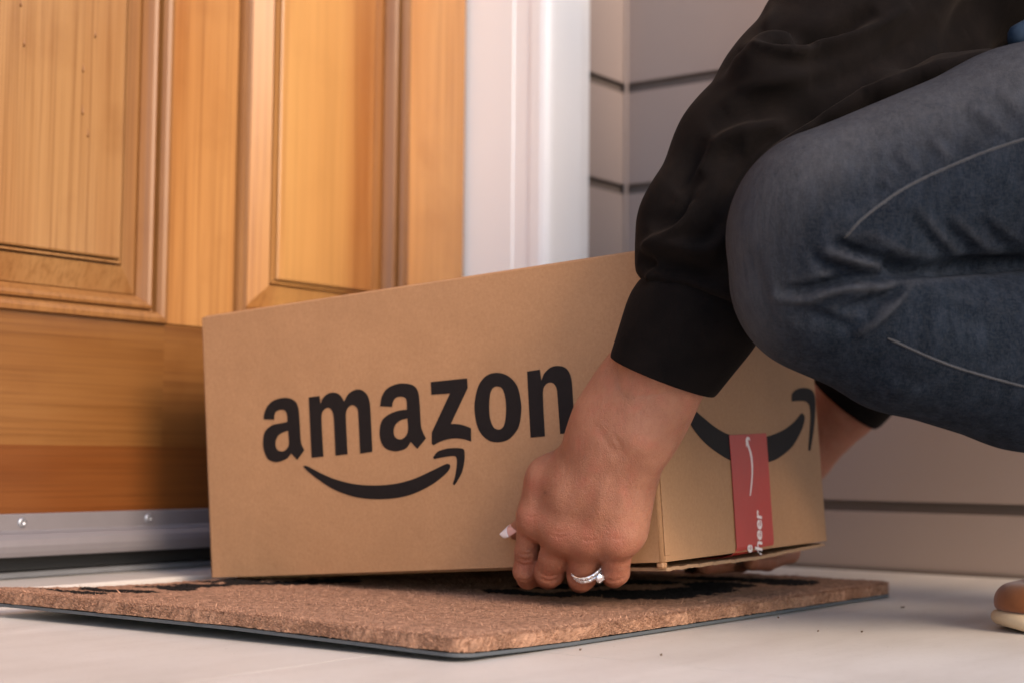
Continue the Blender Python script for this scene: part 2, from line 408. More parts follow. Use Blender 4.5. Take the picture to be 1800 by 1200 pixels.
# ------------------------------------------------------------------ door
DY = 1.030
door = thing('wooden_door', HW(.77, DY, .035), 'varnished orange fir door with raised panels and metal sweep', 'door', HZ)
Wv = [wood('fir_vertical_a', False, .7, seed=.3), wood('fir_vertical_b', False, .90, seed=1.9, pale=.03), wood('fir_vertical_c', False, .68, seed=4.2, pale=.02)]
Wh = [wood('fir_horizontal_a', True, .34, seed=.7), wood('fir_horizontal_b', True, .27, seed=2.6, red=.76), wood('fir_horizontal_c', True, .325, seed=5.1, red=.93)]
Wm = wood('fir_moulding', False, .42, .5, seed=7, hue=.02)
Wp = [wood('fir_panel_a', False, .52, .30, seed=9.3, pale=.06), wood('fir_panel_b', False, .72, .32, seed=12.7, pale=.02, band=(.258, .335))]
T0 = DY; T1 = DY+.044
cols = [(.352, .581), (.660, .889), (.968, 1.197)]
hbox('stile', .257, .3515, T0, T1, .036, 2.06, Wv[0], door, .0012)
hbox('stile', 1.1975, 1.2915, T0, T1, .036, 2.06, Wv[1], door, .0012)
for a, b, mt in ((.5815, .6595, Wv[1]), (.8895, .9675, Wv[2])):
    hbox('mullion', a, b, T0+.0003, T1, .2175, .7995, mt, door, .0008)
    hbox('mullion', a, b, T0+.0003, T1, .9305, 1.9, mt, door, .0008)
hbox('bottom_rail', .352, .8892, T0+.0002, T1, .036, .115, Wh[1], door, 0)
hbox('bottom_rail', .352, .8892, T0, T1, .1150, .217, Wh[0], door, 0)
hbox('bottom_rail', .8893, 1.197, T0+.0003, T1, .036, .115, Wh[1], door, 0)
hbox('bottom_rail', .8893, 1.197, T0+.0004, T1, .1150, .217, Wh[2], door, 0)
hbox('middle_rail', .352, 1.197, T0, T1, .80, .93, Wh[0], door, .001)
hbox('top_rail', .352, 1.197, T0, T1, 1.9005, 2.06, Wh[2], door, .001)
def rect_sweep(s0, s1, z0, z1, prof, cap=False):
    V = []; F = []
    for w_, y in prof: V += [(s0+w_, y, z0+w_), (s1-w_, y, z0+w_), (s1-w_, y, z1-w_), (s0+w_, y, z1-w_)]
    for i in range(len(prof)-1):
        for k in range(4):
            k2 = (k+1) % 4; F.append((4*i+k, 4*i+k2, 4*i+4+k2, 4*i+4+k))
    if cap: n = 4*(len(prof)-1); F.append((n, n+1, n+2, n+3))
    return HWA(V), F
mprof = [(-.0015, DY+.0035), (-.0002, DY+.0030), (.0002, DY-.0030), (.001, DY-.0052), (.0045, DY-.0058), (.0075, DY-.0045), (.0095, DY-.0012), (.0100, DY+.0050), (.0115, DY+.0055), (.0122, DY+.0012), (.0145, DY+.0004), (.0170, DY+.0018), (.0200, DY+.0060), (.0225, DY+.0100), (.0232, DY+.016)]
pprof = [(.0225, DY+.0135), (.0240, DY+.0115), (.0445, DY+.0030), (.0448, DY+.0085), (.0462, DY+.0085), (.0468, DY+.0014), (.0485, DY+.0012), (.0488, DY+.0065), (.0498, DY+.0065), (.0502, DY-.0015), (.0515, DY-.0022)]
for zi, (z0, z1) in enumerate(((.217, .80), (.93, 1.90))):
    for ci, (a, b) in enumerate(cols):
        mb = MB(); mb.add(*rect_sweep(a, b, z0, z1, mprof)); mb.build('panel_moulding', Wm, door)
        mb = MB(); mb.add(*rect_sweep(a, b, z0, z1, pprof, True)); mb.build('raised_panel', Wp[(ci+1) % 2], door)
# drips of varnish on the left panel, tiny
mb = MB()
for px, py in ((36, 5), (42, 75), (146, 120), (167, 60), (145, 195), (154, 234)):
    p = hit(px, py, HW(0, DY-.0022, 0), HN); v, f = tube([p+HN*.0004+np.array([0, 0, .006]), p-HN*.0002, p-HN*.0006-np.array([0, 0, .003])], [.0003, .0006, .0010], 6); mb.add(v, f)
mb.build('varnish_drip', Wm, door, True)
# sweep
sw = mk('door_sweep', *(lambda pr: (HWA([(s_, y, z) for s_ in (.262, 1.287) for y, z in pr]), [(i, (i+1) % len(pr), len(pr)+(i+1) % len(pr), len(pr)+i) for i in range(len(pr))]+[tuple(range(len(pr)))[::-1], tuple(range(len(pr), 2*len(pr)))]))(
    [(DY-.0003, .0625), (DY-.0022, .0625), (DY-.0028, .0618), (DY-.0028, .0500), (DY-.0040, .0488), (DY-.0085, .0470), (DY-.0120, .0432), (DY-.0135, .0385), (DY-.0130, .0340), (DY-.0115, .0305), (DY-.0095, .0300), (DY-.006, .031), (DY-.0003, .034)]), M_alu, door)
for s_ in [.38+.1235*k for k in range(8)]:
    s_ = s_+.001
    p = HW(s_+.0, DY-.0028, .0558); c1 = HWA([(1, 0, 0)])[0]; V = []; F = []
    rings = [(.0040, 0), (.0038, .0007), (.0028, .0014), (.0017, .0015), (.0013, .0007)]
    for r, o in rings:
        for k in range(16):
            q = 2*math.pi*k/16; V.append(p-HN*o+r*(math.cos(q)*c1+math.sin(q)*np.array([0, 0, 1.])))
    for i in range(len(rings)-1):
        for k in range(16): F.append((i*16+k, i*16+(k+1) % 16, i*16+16+(k+1) % 16, i*16+16+k))
    F.append(tuple(range(64, 80))); mb = MB(); mb.add(V, F); o = mb.build('screw', M_screw, sw, True)
hbox('bottom_seal', .262, 1.287, DY+.012, DY+.036, .0185, .0355, M_rubberd, door, 0)
hbox('door_core', .262, 1.287, DY+.026, DY+.040, .040, 2.05, Wh[1], door, 0)
# handle, high above the frame
mb = MB(); v, f = tube([HW(1.245, DY-.001, 1.0), HW(1.245, DY-.05, 1.0), HW(1.245, DY-.055, 1.0)], [.012, .012, .010], 16); mb.add(v, f)
v, f = tube([HW(1.245, DY-.05, 1.0), HW(1.13, DY-.055, .998)], .010, 12); mb.add(v, f); mb.build('door_handle', M_brass, door, True)

# ------------------------------------------------------------------ doormat
ROTM = math.radians(-2.2); MF = np.array([.666, .529]); SK = .050; SQ_ = -.012          # near corner in the house frame
MLX, MLY = .545, .392
ca, sa = math.cos(ROTM), math.sin(ROTM)
def matlift(u, v):          # underside height: the corner nearest the door is lifted
    return .0010+.0045*np.clip(1-u/.10, 0, 1)**1.3*np.clip(.45+v/.3, 0, 1)+.0020*np.clip(1-u/.30, 0, 1)**1.3*np.clip((v-.02)/.33, 0, 1)**.9+.0015*np.sin(u*9)*np.clip(1-v/.3, 0, 1)*np.clip(u/.2, 0, 1)*0
def MW(u, v, h):            # mat coordinates -> world, h above underside
    u = np.asarray(u, float); v = np.asarray(v, float)
    s_ = MF[0]+u-v*SK; y = MF[1]+u*SQ_+v; z = matlift(u, v)+h
    return s_[..., None]*HD+y[..., None]*HN+z[..., None]*np.array([0, 0, 1.])
def w2m(Pw):
    s_ = Pw@HD-MF[0]; y = Pw@HN-MF[1]; det = 1+SK*SQ_; return (s_+SK*y)/det, (y-SQ_*s_)/det
mat_t = thing('doormat', MW(.27, .19, 0)*np.array([1, 1, 0]), 'brown coir doormat with black printed leaf pattern and rubber backing under the box', 'doormat', HZ)
# printed pattern: leaf shapes measured on the mat's plane
def leaf(px0, py0, px1, py1, wpx):
    zz = lambda x: .0142+.004*max(0, 1-x/350)
    a = np.array(w2m(PZ(px0, py0, zz(px0)))); b = np.array(w2m(PZ(px1, py1, zz(px1)))); return a, b, wpx
LEAVES = []
def mleaf(u0, v0, u1, v1, w_): LEAVES.append((np.array([u0, v0]), np.array([u1, v1]), w_))
for px0, py0, px1, py1, w_ in ((30, 1041, 190, 1046, .008), (143, 1035, 190, 1035, .014), (185, 1040, 270, 1037, .010), (238, 1028, 300, 1031, .006), (270, 1031, 342, 1031, .012), (300, 1024, 372, 1026, .006), (330, 1026, 400, 1029, .012), (400, 1025, 480, 1022, .012), (330, 1020, 470, 1019, .008),
                               (470, 1022, 560, 1024, .012), (520, 1018, 640, 1019, .010),
                               (1432, 1018, 1300, 1020, .022), (1330, 1026, 1200, 1024, .020), (1300, 1034, 1160, 1032, .020), (1260, 1042, 1100, 1036, .016), (1230, 1046, 1060, 1046, .012), (1310, 1014, 1180, 1012, .016), (1200, 1020, 1020, 1020, .016), (1180, 1038, 960, 1040, .018), (1060, 1026, 900, 1028, .016), (1000, 1046, 850, 1034, .012)):
    a, b, w2 = leaf(px0, py0, px1, py1, w_); LEAVES.append((a, b, w2*(2.4 if px0 < 280 else 1.9 if px0 < 700 else 1.5)))
def black(u, v):
    out = np.zeros(np.shape(u)); jit = .0012*np.sin(u*900)*np.sin(v*1100)+.0018*np.sin(u*260+v*180)
    for a, b, w_ in LEAVES:
        ab = b-a; L = np.hypot(*ab); t = ((u-a[0])*ab[0]+(v-a[1])*ab[1])/L**2; d = abs((u-a[0])*ab[1]-(v-a[1])*ab[0])/L
        out = np.maximum(out, ((t > 0) & (t < 1) & (d+jit < w_*np.sqrt(np.clip(np.sin(np.clip(t, 0, 1)*math.pi), 0, 1)))).astype(float))
    return out*(np.minimum(np.minimum(u, MLX-u), np.minimum(v, MLY-v)) > .012)
COIR = np.array([.43, .238, .150])
def set_col(me, name, col, dom='POINT'):
    a = me.attributes.new(name, 'FLOAT_COLOR', dom); a.data.foreach_set('color', np.c_[col, np.ones(len(col))].astype(np.float32).ravel())
HM = .0120
def corner_r(u, v):         # pulls the plan outline into rounded corners, returns in/out distance to the border
    return np.minimum(np.minimum(u, MLX-u), np.minimum(v, MLY-v))
nu, nv = 260, 184
uu, vv = np.meshgrid(np.linspace(0, MLX, nu), np.linspace(0, MLY, nv), indexing='ij')
rr = .012; U = uu.copy(); Vv = vv.copy()
for (cx, cy, sx, sy) in ((rr, rr, -1, -1), (MLX-rr, rr, 1, -1), (rr, MLY-rr, -1, 1), (MLX-rr, MLY-rr, 1, 1)):
    mk_ = ((U-cx)*sx > 0) & ((Vv-cy)*sy > 0); dx = (U-cx)*mk_; dy = (Vv-cy)*mk_; l1 = np.hypot(dx, dy); mx = np.maximum(abs(dx), abs(dy)); k_ = np.where(l1 > 0, mx/np.maximum(l1, 1e-9), 1)
    U = np.where(mk_, cx+dx*k_, U); Vv = np.where(mk_, cy+dy*k_, Vv)
edge = corner_r(uu, vv)
h = HM-.0022*np.exp(-edge/.003)+RNG.normal(0, .00045, uu.shape)+.0006*np.sin(uu*63+vv*40)*np.sin(vv*57)
top = MW(U, Vv, h).reshape(-1, 3)
idx = np.arange(nu*nv).reshape(nu, nv)
F = np.stack([idx[:-1, :-1], idx[1:, :-1], idx[1:, 1:], idx[:-1, 1:]], -1).reshape(-1, 4)
ring = np.concatenate([idx[:, 0], idx[-1, 1:], idx[-2::-1, -1], idx[0, -2:0:-1]])
ru, rv = U.ravel()[ring], Vv.ravel()[ring]; allV = [top]; cnt = len(top); prev = ring; Fs = [F]
for lv in (.0092, .0065, .0042, .0024):
    cu, cv = MLX/2, MLY/2; o_ = RNG.normal(0, .0006, len(ring))+.0006+.0012*np.sin(np.arange(len(ring))*.21+2*np.sin(np.arange(len(ring))*.05))*np.sin(np.arange(len(ring))*.077)
    du, dv = np.sign(ru-cu)*(np.minimum(ru, MLX-ru) < rr), np.sign(rv-cv)*(np.minimum(rv, MLY-rv) < rr)
    allV.append(MW(ru+du*o_, rv+dv*o_, np.full(len(ring), lv))); cur = np.arange(cnt, cnt+len(ring)); cnt += len(ring)
    Fs.append(np.stack([prev, cur, np.roll(cur, -1), np.roll(prev, -1)], -1)); prev = cur
V_ = np.concatenate(allV); pile = mk('coir_pile', V_, np.concatenate(Fs)[:, ::-1], attr_mat('coir', 'tint', .9), mat_t, True)
pu, pv = w2m(V_); bk = black(pu, pv); t_ = RNG.uniform(.55, 1.05, len(V_))
set_col(pile.data, 'tint', np.where(bk[:, None] > .5, np.array([[.004, .004, .0045]]), COIR[None]*t_[:, None]))
# fibres: uncountable, one part
NF = 260000
fu = RNG.uniform(.0, MLX, NF); fv = RNG.uniform(0, MLY, NF)
ne = 60000
q = RNG.integers(0, len(ring), ne); fu = np.r_[fu, ru[q]+RNG.uniform(-.001, .001, ne)]; fv = np.r_[fv, rv[q]+RNG.uniform(-.001, .001, ne)]
hb = np.r_[np.full(NF, HM-.0020), RNG.uniform(.0025, HM-.001, ne)]
corner_ok = np.ones(len(fu), bool)
for (cx, cy, sx, sy) in ((rr, rr, -1, -1), (MLX-rr, rr, 1, -1), (rr, MLY-rr, -1, 1), (MLX-rr, MLY-rr, 1, 1)):
    corner_ok &= ~(((fu-cx)*sx > 0) & ((fv-cy)*sy > 0) & (np.hypot(fu-cx, fv-cy) > rr+.0008))
fu, fv, hb = fu[corner_ok], fv[corner_ok], hb[corner_ok]; n_ = len(fu); isedge = np.arange(n_) >= (n_-int(ne*.99))
b0 = MW(fu, fv, hb)
dirn = RNG.normal(0, .75, (n_, 3)); dirn[:, 2] = np.abs(dirn[:, 2])*.4+RNG.uniform(.25, .9, n_)
outu = np.where(fu < .004, -1, np.where(fu > MLX-.004, 1, 0)); outv = np.where(fv < .004, -1, np.where(fv > MLY-.004, 1, 0))
od = (outu*ca-outv*sa)[:, None]*HD+(outu*sa+outv*ca)[:, None]*HN
dirn = np.where(isedge[:, None], dirn*np.array([.5, .5, .5])+od*.7, dirn); dirn /= np.linalg.norm(dirn, axis=1)[:, None]
ln = RNG.uniform(.0012, .0028, n_)*(1+.8*(RNG.uniform(0, 1, n_) > .99))*np.where(isedge, .75, 1)
side = np.cross(dirn, RNG.normal(0, 1, (n_, 3))); side /= np.linalg.norm(side, axis=1)[:, None]
wd = RNG.uniform(.00008, .00017, n_)[:, None]
bend = RNG.normal(0, .3, (n_, 3))*ln[:, None]
v0 = b0-side*wd; v1 = b0+side*wd; v2 = b0+dirn*ln[:, None]*.55+side*wd*.8+bend*.3; v3 = b0+dirn*ln[:, None]+bend
V_ = np.stack([v0, v1, v2, v3], 1).reshape(-1, 3); V_[:, 2] = np.maximum(V_[:, 2], .0006)
F_ = (np.arange(n_)*4)[:, None]+np.array([0, 1, 2, 3])
fib = mk('coir_fibres', V_, F_, attr_mat('coir_fibre', 'tint', .8), mat_t, kind='stuff')
u_, v_ = w2m(b0); bk = black(u_, v_)*(hb > .008); tt = RNG.uniform(.6, 1.45, n_)
col = np.where(bk[:, None] > .5, np.array([[.004, .004, .0045]])*RNG.uniform(.6, 1.8, n_)[:, None], COIR[None]*tt[:, None]*np.array([1, 1, 1.03])+(tt[:, None] > 1.5)*np.array([.06, .06, .07]))
set_col(fib.data, 'tint', np.repeat(np.clip(col, 0, 1), 4, 0))
# rubber backing
off_ = .0012
du, dv = np.sign(ru-MLX/2)*(np.minimum(ru, MLX-ru) < rr), np.sign(rv-MLY/2)*(np.minimum(rv, MLY-rv) < rr)
nR = len(ring); Va = [MW(ru+du*off_, rv+dv*off_, np.full(nR, hh)) for hh in (.0019, -.0001)]
grid = MW(U, Vv, np.full(U.shape, -.0001)).reshape(-1, 3)
mk('rubber_backing', np.concatenate(Va+[grid]), [(i, i+nR, (i+1) % nR+nR, (i+1) % nR) for i in range(nR)]+[tuple(x+2*nR for x in f) for f in F.tolist()], M_rubber, mat_t)

# ------------------------------------------------------------------ cardboard box
A = np.array([.0981, 1.0198, .0433]); EX = np.array([.8415, -.5352, .0738]); EX /= np.linalg.norm(EX)
EY = np.array([.5361, .8441, .0083]); EY -= EX*(EX@EY); EY /= np.linalg.norm(EY); EZ = np.cross(EX, EY)
BL, BW, BH = .3905, .2853, .2022
def BX(V): V = np.asarray(V, float); return A+V[:, :1]*EX+V[:, 1:2]*EY+V[:, 2:3]*EZ     # box coordinates: x<=0, y>=0, z>=0
box = thing('cardboard_box', A-EX*BL/2+EY*BW/2, 'large brown cardboard shipping box with a printed name and smile logo held over the doormat', 'box')
r_ = .0028
mb = MB(); pr = []
for (cx, cy, a0) in ((-r_, r_, -90), (-r_, BW-r_, 0), (-BL+r_, BW-r_, 90), (-BL+r_, r_, 180)):
    for k in range(6):
        q = math.radians(a0+k*18); pr.append((cx+r_*math.cos(q), cy+r_*math.sin(q)))
n = len(pr); V = [(x, y, z) for z in (.0, BH-.0015) for x, y in pr]; c0 = len(V)
V += [(x*.985-.003, y*.985+.002, BH) for x, y in pr]; V += [(x*.96-.008, y*.96+.006, BH-.0004) for x, y in pr]
F = [(i+l*n, (i+1) % n+l*n, (i+1) % n+(l+1)*n, i+(l+1)*n) for l in range(3) for i in range(n)]+[tuple(range(n))[::-1]]
mb.add(BX(V), F); body = mb.build('box_sides', M_card, box)
for p in body.data.polygons:
    p.use_smooth = len(p.vertices) == 4 and p.area < .0009
for q0, q1 in ((.012, BW/2-.0008), (BW/2+.0008, BW-.012)):
    MB().box((-BL+.012, q0, BH-.0002), (-.012, q1, BH+.0018), BX, .0006).build('top_flap', M_card, box)
# bottom flaps hang a little open at the near end
def flap(y0, y1, x0, x1, drop0, drop1, th=.0022, nx=28, ragged=0.0):
    V = []; F = []
    for i in range(nx+1):
        y = y0+(y1-y0)*i/nx; d = drop0+(drop1-drop0)*i/nx
        rx = RNG.normal(0, ragged); rz = RNG.normal(0, ragged*.4)
        V += [(x1+rx, y, -d+rz), (x0, y, -.0006), (x0, y, -.0006-th), (x1+rx*.6, y, -d-th+rz)]
    for i in range(nx):
        for k in range(4): F.append((4*i+k, 4*i+(k+1) % 4, 4*i+4+(k+1) % 4, 4*i+4+k))
    F += [(0, 1, 2, 3), tuple(4*nx+k for k in (3, 2, 1, 0))]; m_ = MB(); m_.add(BX(V), F); return m_
flap(.006, .150, -.10, -.0008, .0036, .0048, ragged=.0005).build('bottom_flap', M_cardin, box)
flap(.150, BW-.004, -.10, -.0015, .0048, .0016, ragged=.0004).build('bottom_flap', M_cardin, box)
flap(.020, BW-.02, -BL+.01, -.11, .0010, .0008, .0018).build('bottom_flap', M_cardin, box)
MB().box((-.006, .0008, -.0042), (-.0006, .0072, .0005), BX, .0012).build('crushed_corner', M_card, box)
# glued side seam: a lighter folded edge just right of the near corner
MB().box((.0001, .0022, .004), (.0009, .0088, BH*.97), BX, .0003).build('glue_flap', M_card, box)
LN = -EY; RN = EX
def pleft(px, py, off=.00035): return hit(px, py, A+LN*off, LN)
def pright(px, py, off=.00035): return hit(px, py, A+RN*off, RN)
def flat_print(name, loops, fn, mat, parent, nrm, thick=.00012):
    """fills the outlines (first outer, others holes) as a thin printed sheet on a plane"""
    from mathutils.geometry import tessellate_polygon
    W = [[fn(*p) for p in lp] for lp in loops]; n0 = nrm
    ex = np.cross(n0, [0, 0, 1.]); ex /= np.linalg.norm(ex); ey = np.cross(ex, n0); o0 = W[0][0]
    flat = [[Vector(((p-o0)@ex, (p-o0)@ey, 0)) for p in lp] for lp in W]
    tris = tessellate_polygon(flat); allp = [p for lp in W for p in lp]; n = len(allp)
    V = allp+[p-nrm*thick for p in allp]; F = [tuple(t) for t in tris]
    st = 0
    for lp in W:
        m_ = len(lp)
        for i in range(m_): F.append((st+i, st+(i+1) % m_, n+st+(i+1) % m_, n+st+i))
        st += m_
    mb = MB(); mb.add(V, F); return mb.build(name, mat, parent)
def parse(txt, n=6):
    pts = []; cs = []
    for w_ in txt.split():
        c = w_.endswith('c'); x, y = w_.rstrip('c').split(','); pts.append((float(x), float(y))); cs.append(c)
    return [tuple(p) for p in spline(pts, n, cs, True)]
k1 = 1/2.9032
def z7(x, y): return pleft(430+x*k1, 600+y*k1)
LET = {
 'a': ["97,395c 100,365 118,325 150,298 205,285 250,297 272,330 280,400 285,490 290,522 305,552c 268,602c 237,568c 215,595 165,613 120,598 98,550 94,500 105,455 140,425 185,415 218,408c 216,370 205,350 185,346 165,352 153,370 150,397c", "222,452c 195,462 170,480 157,515 165,548 190,558 212,548 226,520"],
 'm': ["327,283c 382,276c 387,318c 400,285 430,262 465,260 490,275 507,305c 530,265 570,243 605,250 630,280 640,330 652,560c 590,570c 580,370 575,340 555,323 535,328 520,350 516,380 525,573c 464,580c 455,390 448,355 430,337 410,342 395,362 392,400 402,585c 342,591c"],
 'b': ["691,328c 700,280 725,240 770,217 815,212 860,222 885,255 893,320 900,430 910,462 925,492c 881,546c 848,510c 820,545 765,558 715,540 692,495 690,440 705,395 745,365 790,350 828,345c 827,305 818,285 795,279 772,285 757,305 752,332c", "831,390c 795,400 768,425 760,460 770,488 795,497 818,485 833,455"],
 'z': ["950,205c 1135,186c 1138,235c 1052,418c 1085,419 1120,426 1155,440c 1156,508c 1120,497 1080,492 1040,496 1000,508 963,527c 955,520c 955,462c 1048,263c 953,270c"],
 'o': ["1290,158 1345,175 1390,225 1410,310 1410,370 1395,440 1350,495 1295,512 1240,500 1195,450 1175,370 1175,300 1195,220 1235,172", "1288,227 1315,240 1330,285 1334,340 1330,400 1320,432 1298,447 1270,435 1252,390 1248,330 1252,270 1265,238"],
 'n': ["1441,152c 1506,142c 1514,198c 1530,160 1560,132 1595,123 1635,132 1660,165 1670,220 1684,462c 1610,470c 1598,300 1592,240 1578,215 1560,208 1540,215 1524,240 1522,290 1532,482c 1459,489c"],
}
for k_, lps in LET.items():
    flat_print('printed_letter', [parse(t) for t in lps], z7, M_ink, box, LN)
flat_print('printed_smile', [parse("300,632c 320,634 380,665 460,700 560,725 660,732 760,725 860,700 960,655 1030,622 1046,626 1048,640 1030,668 960,725 860,775 760,798 660,802 560,790 460,755 380,705 320,658 302,640c")], z7, M_ink, box, LN)
flat_print('printed_arrow', [parse("962,588c 985,560 1030,545 1080,541 1112,545 1121,556 1122,600 1110,660 1085,710 1070,731c 1062,725c 1075,680 1083,620 1080,590 1065,582 1020,587 966,598c")], z7, M_ink, box, LN)
def z3(x, y): return pright(1150+x/3, 600+y/3)
flat_print('printed_smile', [parse("60,130c 100,215 150,290 210,355 260,400 330,455 405,492 500,505 590,500 680,465 740,420 775,378 790,384 795,402 780,460 730,550 660,610 603,634 500,655 402,625 300,560 230,490 170,400 110,300 56,160c")], z3, M_ink, box, RN)
flat_print('printed_arrow', [parse("725,305c 730,270 760,248 800,243 835,258 850,300 850,380 840,480 824,574c 813,572c 820,480 825,400 820,340 805,318 780,312 728,314c")], z3, M_ink, box, RN)
# red tape: strip on the end face, folding under the bottom flaps
tl = [pright(px, py, .0007) for px, py in ((1281.5, 764), (1346.5, 760.5), (1349, 800), (1353, 870), (1357.5, 930), (1359.5, 955))]
tL = [pright(px, py, .0007) for px, py in ((1281.5, 764), (1284.5, 803), (1289, 873), (1293, 937), (1295, 962))]
tR = [pright(px, py, .0007) for px, py in ((1346.5, 760.5), (1349.5, 800), (1354.3, 870), (1358.6, 932), (1359.8, 950))]
V = []
for a, b in zip(tL, tR):
    for t in np.linspace(0, 1, 5): V.append(a*(1-t)+b*t)
la, lb = tL[-1], tR[-1]
for dn, bk_ in ((.0040, .0005), (.0080, .003), (.0104, .010), (.0107, .03)):
    for t in np.linspace(0, 1, 5): V.append(la*(1-t)+lb*t-EZ*dn*.62-EX*bk_+EY*(-.0035*dn/.008*(1-t)))
nr = len(V)//5; V = np.array(V); V2 = V-EX*.0002
F = [(5*i+k, 5*i+k+1, 5*i+6+k, 5*i+5+k) for i in range(nr-1) for k in range(4)]
mk('red_tape', V, F, M_tape, box, False); tape = bpy.data.objects['red_tape']
sm = tape.modifiers.new('thickness', 'SOLIDIFY'); sm.thickness = .0002; sm.offset = -1
flat_print('printed_arrow', [parse("483,512c 490,501 500,503 508,522c 496,515 499,540 512,580 519,620 521,670 518,740 509,812c 504,810c 511,740 514,680 510,620 502,580 491,545c 487,556c 484,535", 4)], lambda x, y: pright(1150+x/3, 600+y/3, .0010), M_tapeprint, tape, RN)
def text_print(body_, px0, py0, px1, py1, xh, off=.0010, bend=False):
    """lettering whose baseline runs from (px0,py0) to (px1,py1) in the photograph, on the tape's plane"""
    cu = bpy.data.curves.new('t', 'FONT'); cu.body = body_; cu.size = 1; cu.offset = .022; cu.resolution_u = 3
    to = bpy.data.objects.new('t', cu); C.objects.link(to); bpy.context.view_layer.update()
    me = bpy.data.meshes.new_from_object(to.evaluated_get(bpy.context.evaluated_depsgraph_get())); bpy.data.objects.remove(to)
    co = np.array([v.co[:] for v in me.vertices]); w_ = co[:, 0].max()
    a = pright(px0, py0, off); b = pright(px1, py1, off); bx = (b-a)/w_; L = np.linalg.norm(b-a)
    up = np.cross(RN, bx/np.linalg.norm(bx))
    V = a+co[:, :1]*bx+co[:, 1:2]*up*xh

    o = mk('printed_word', V, [tuple(p.vertices) for p in me.polygons], M_tapeprint, tape); return o
text_print('heer', 1339.6, 969, 1338.6, 897, .0172)
text_print('c', 1338.5, 975.5, 1338.9, 972, .0172)
text_print('e', 1322.6, 971, 1322.2, 957, .0172)

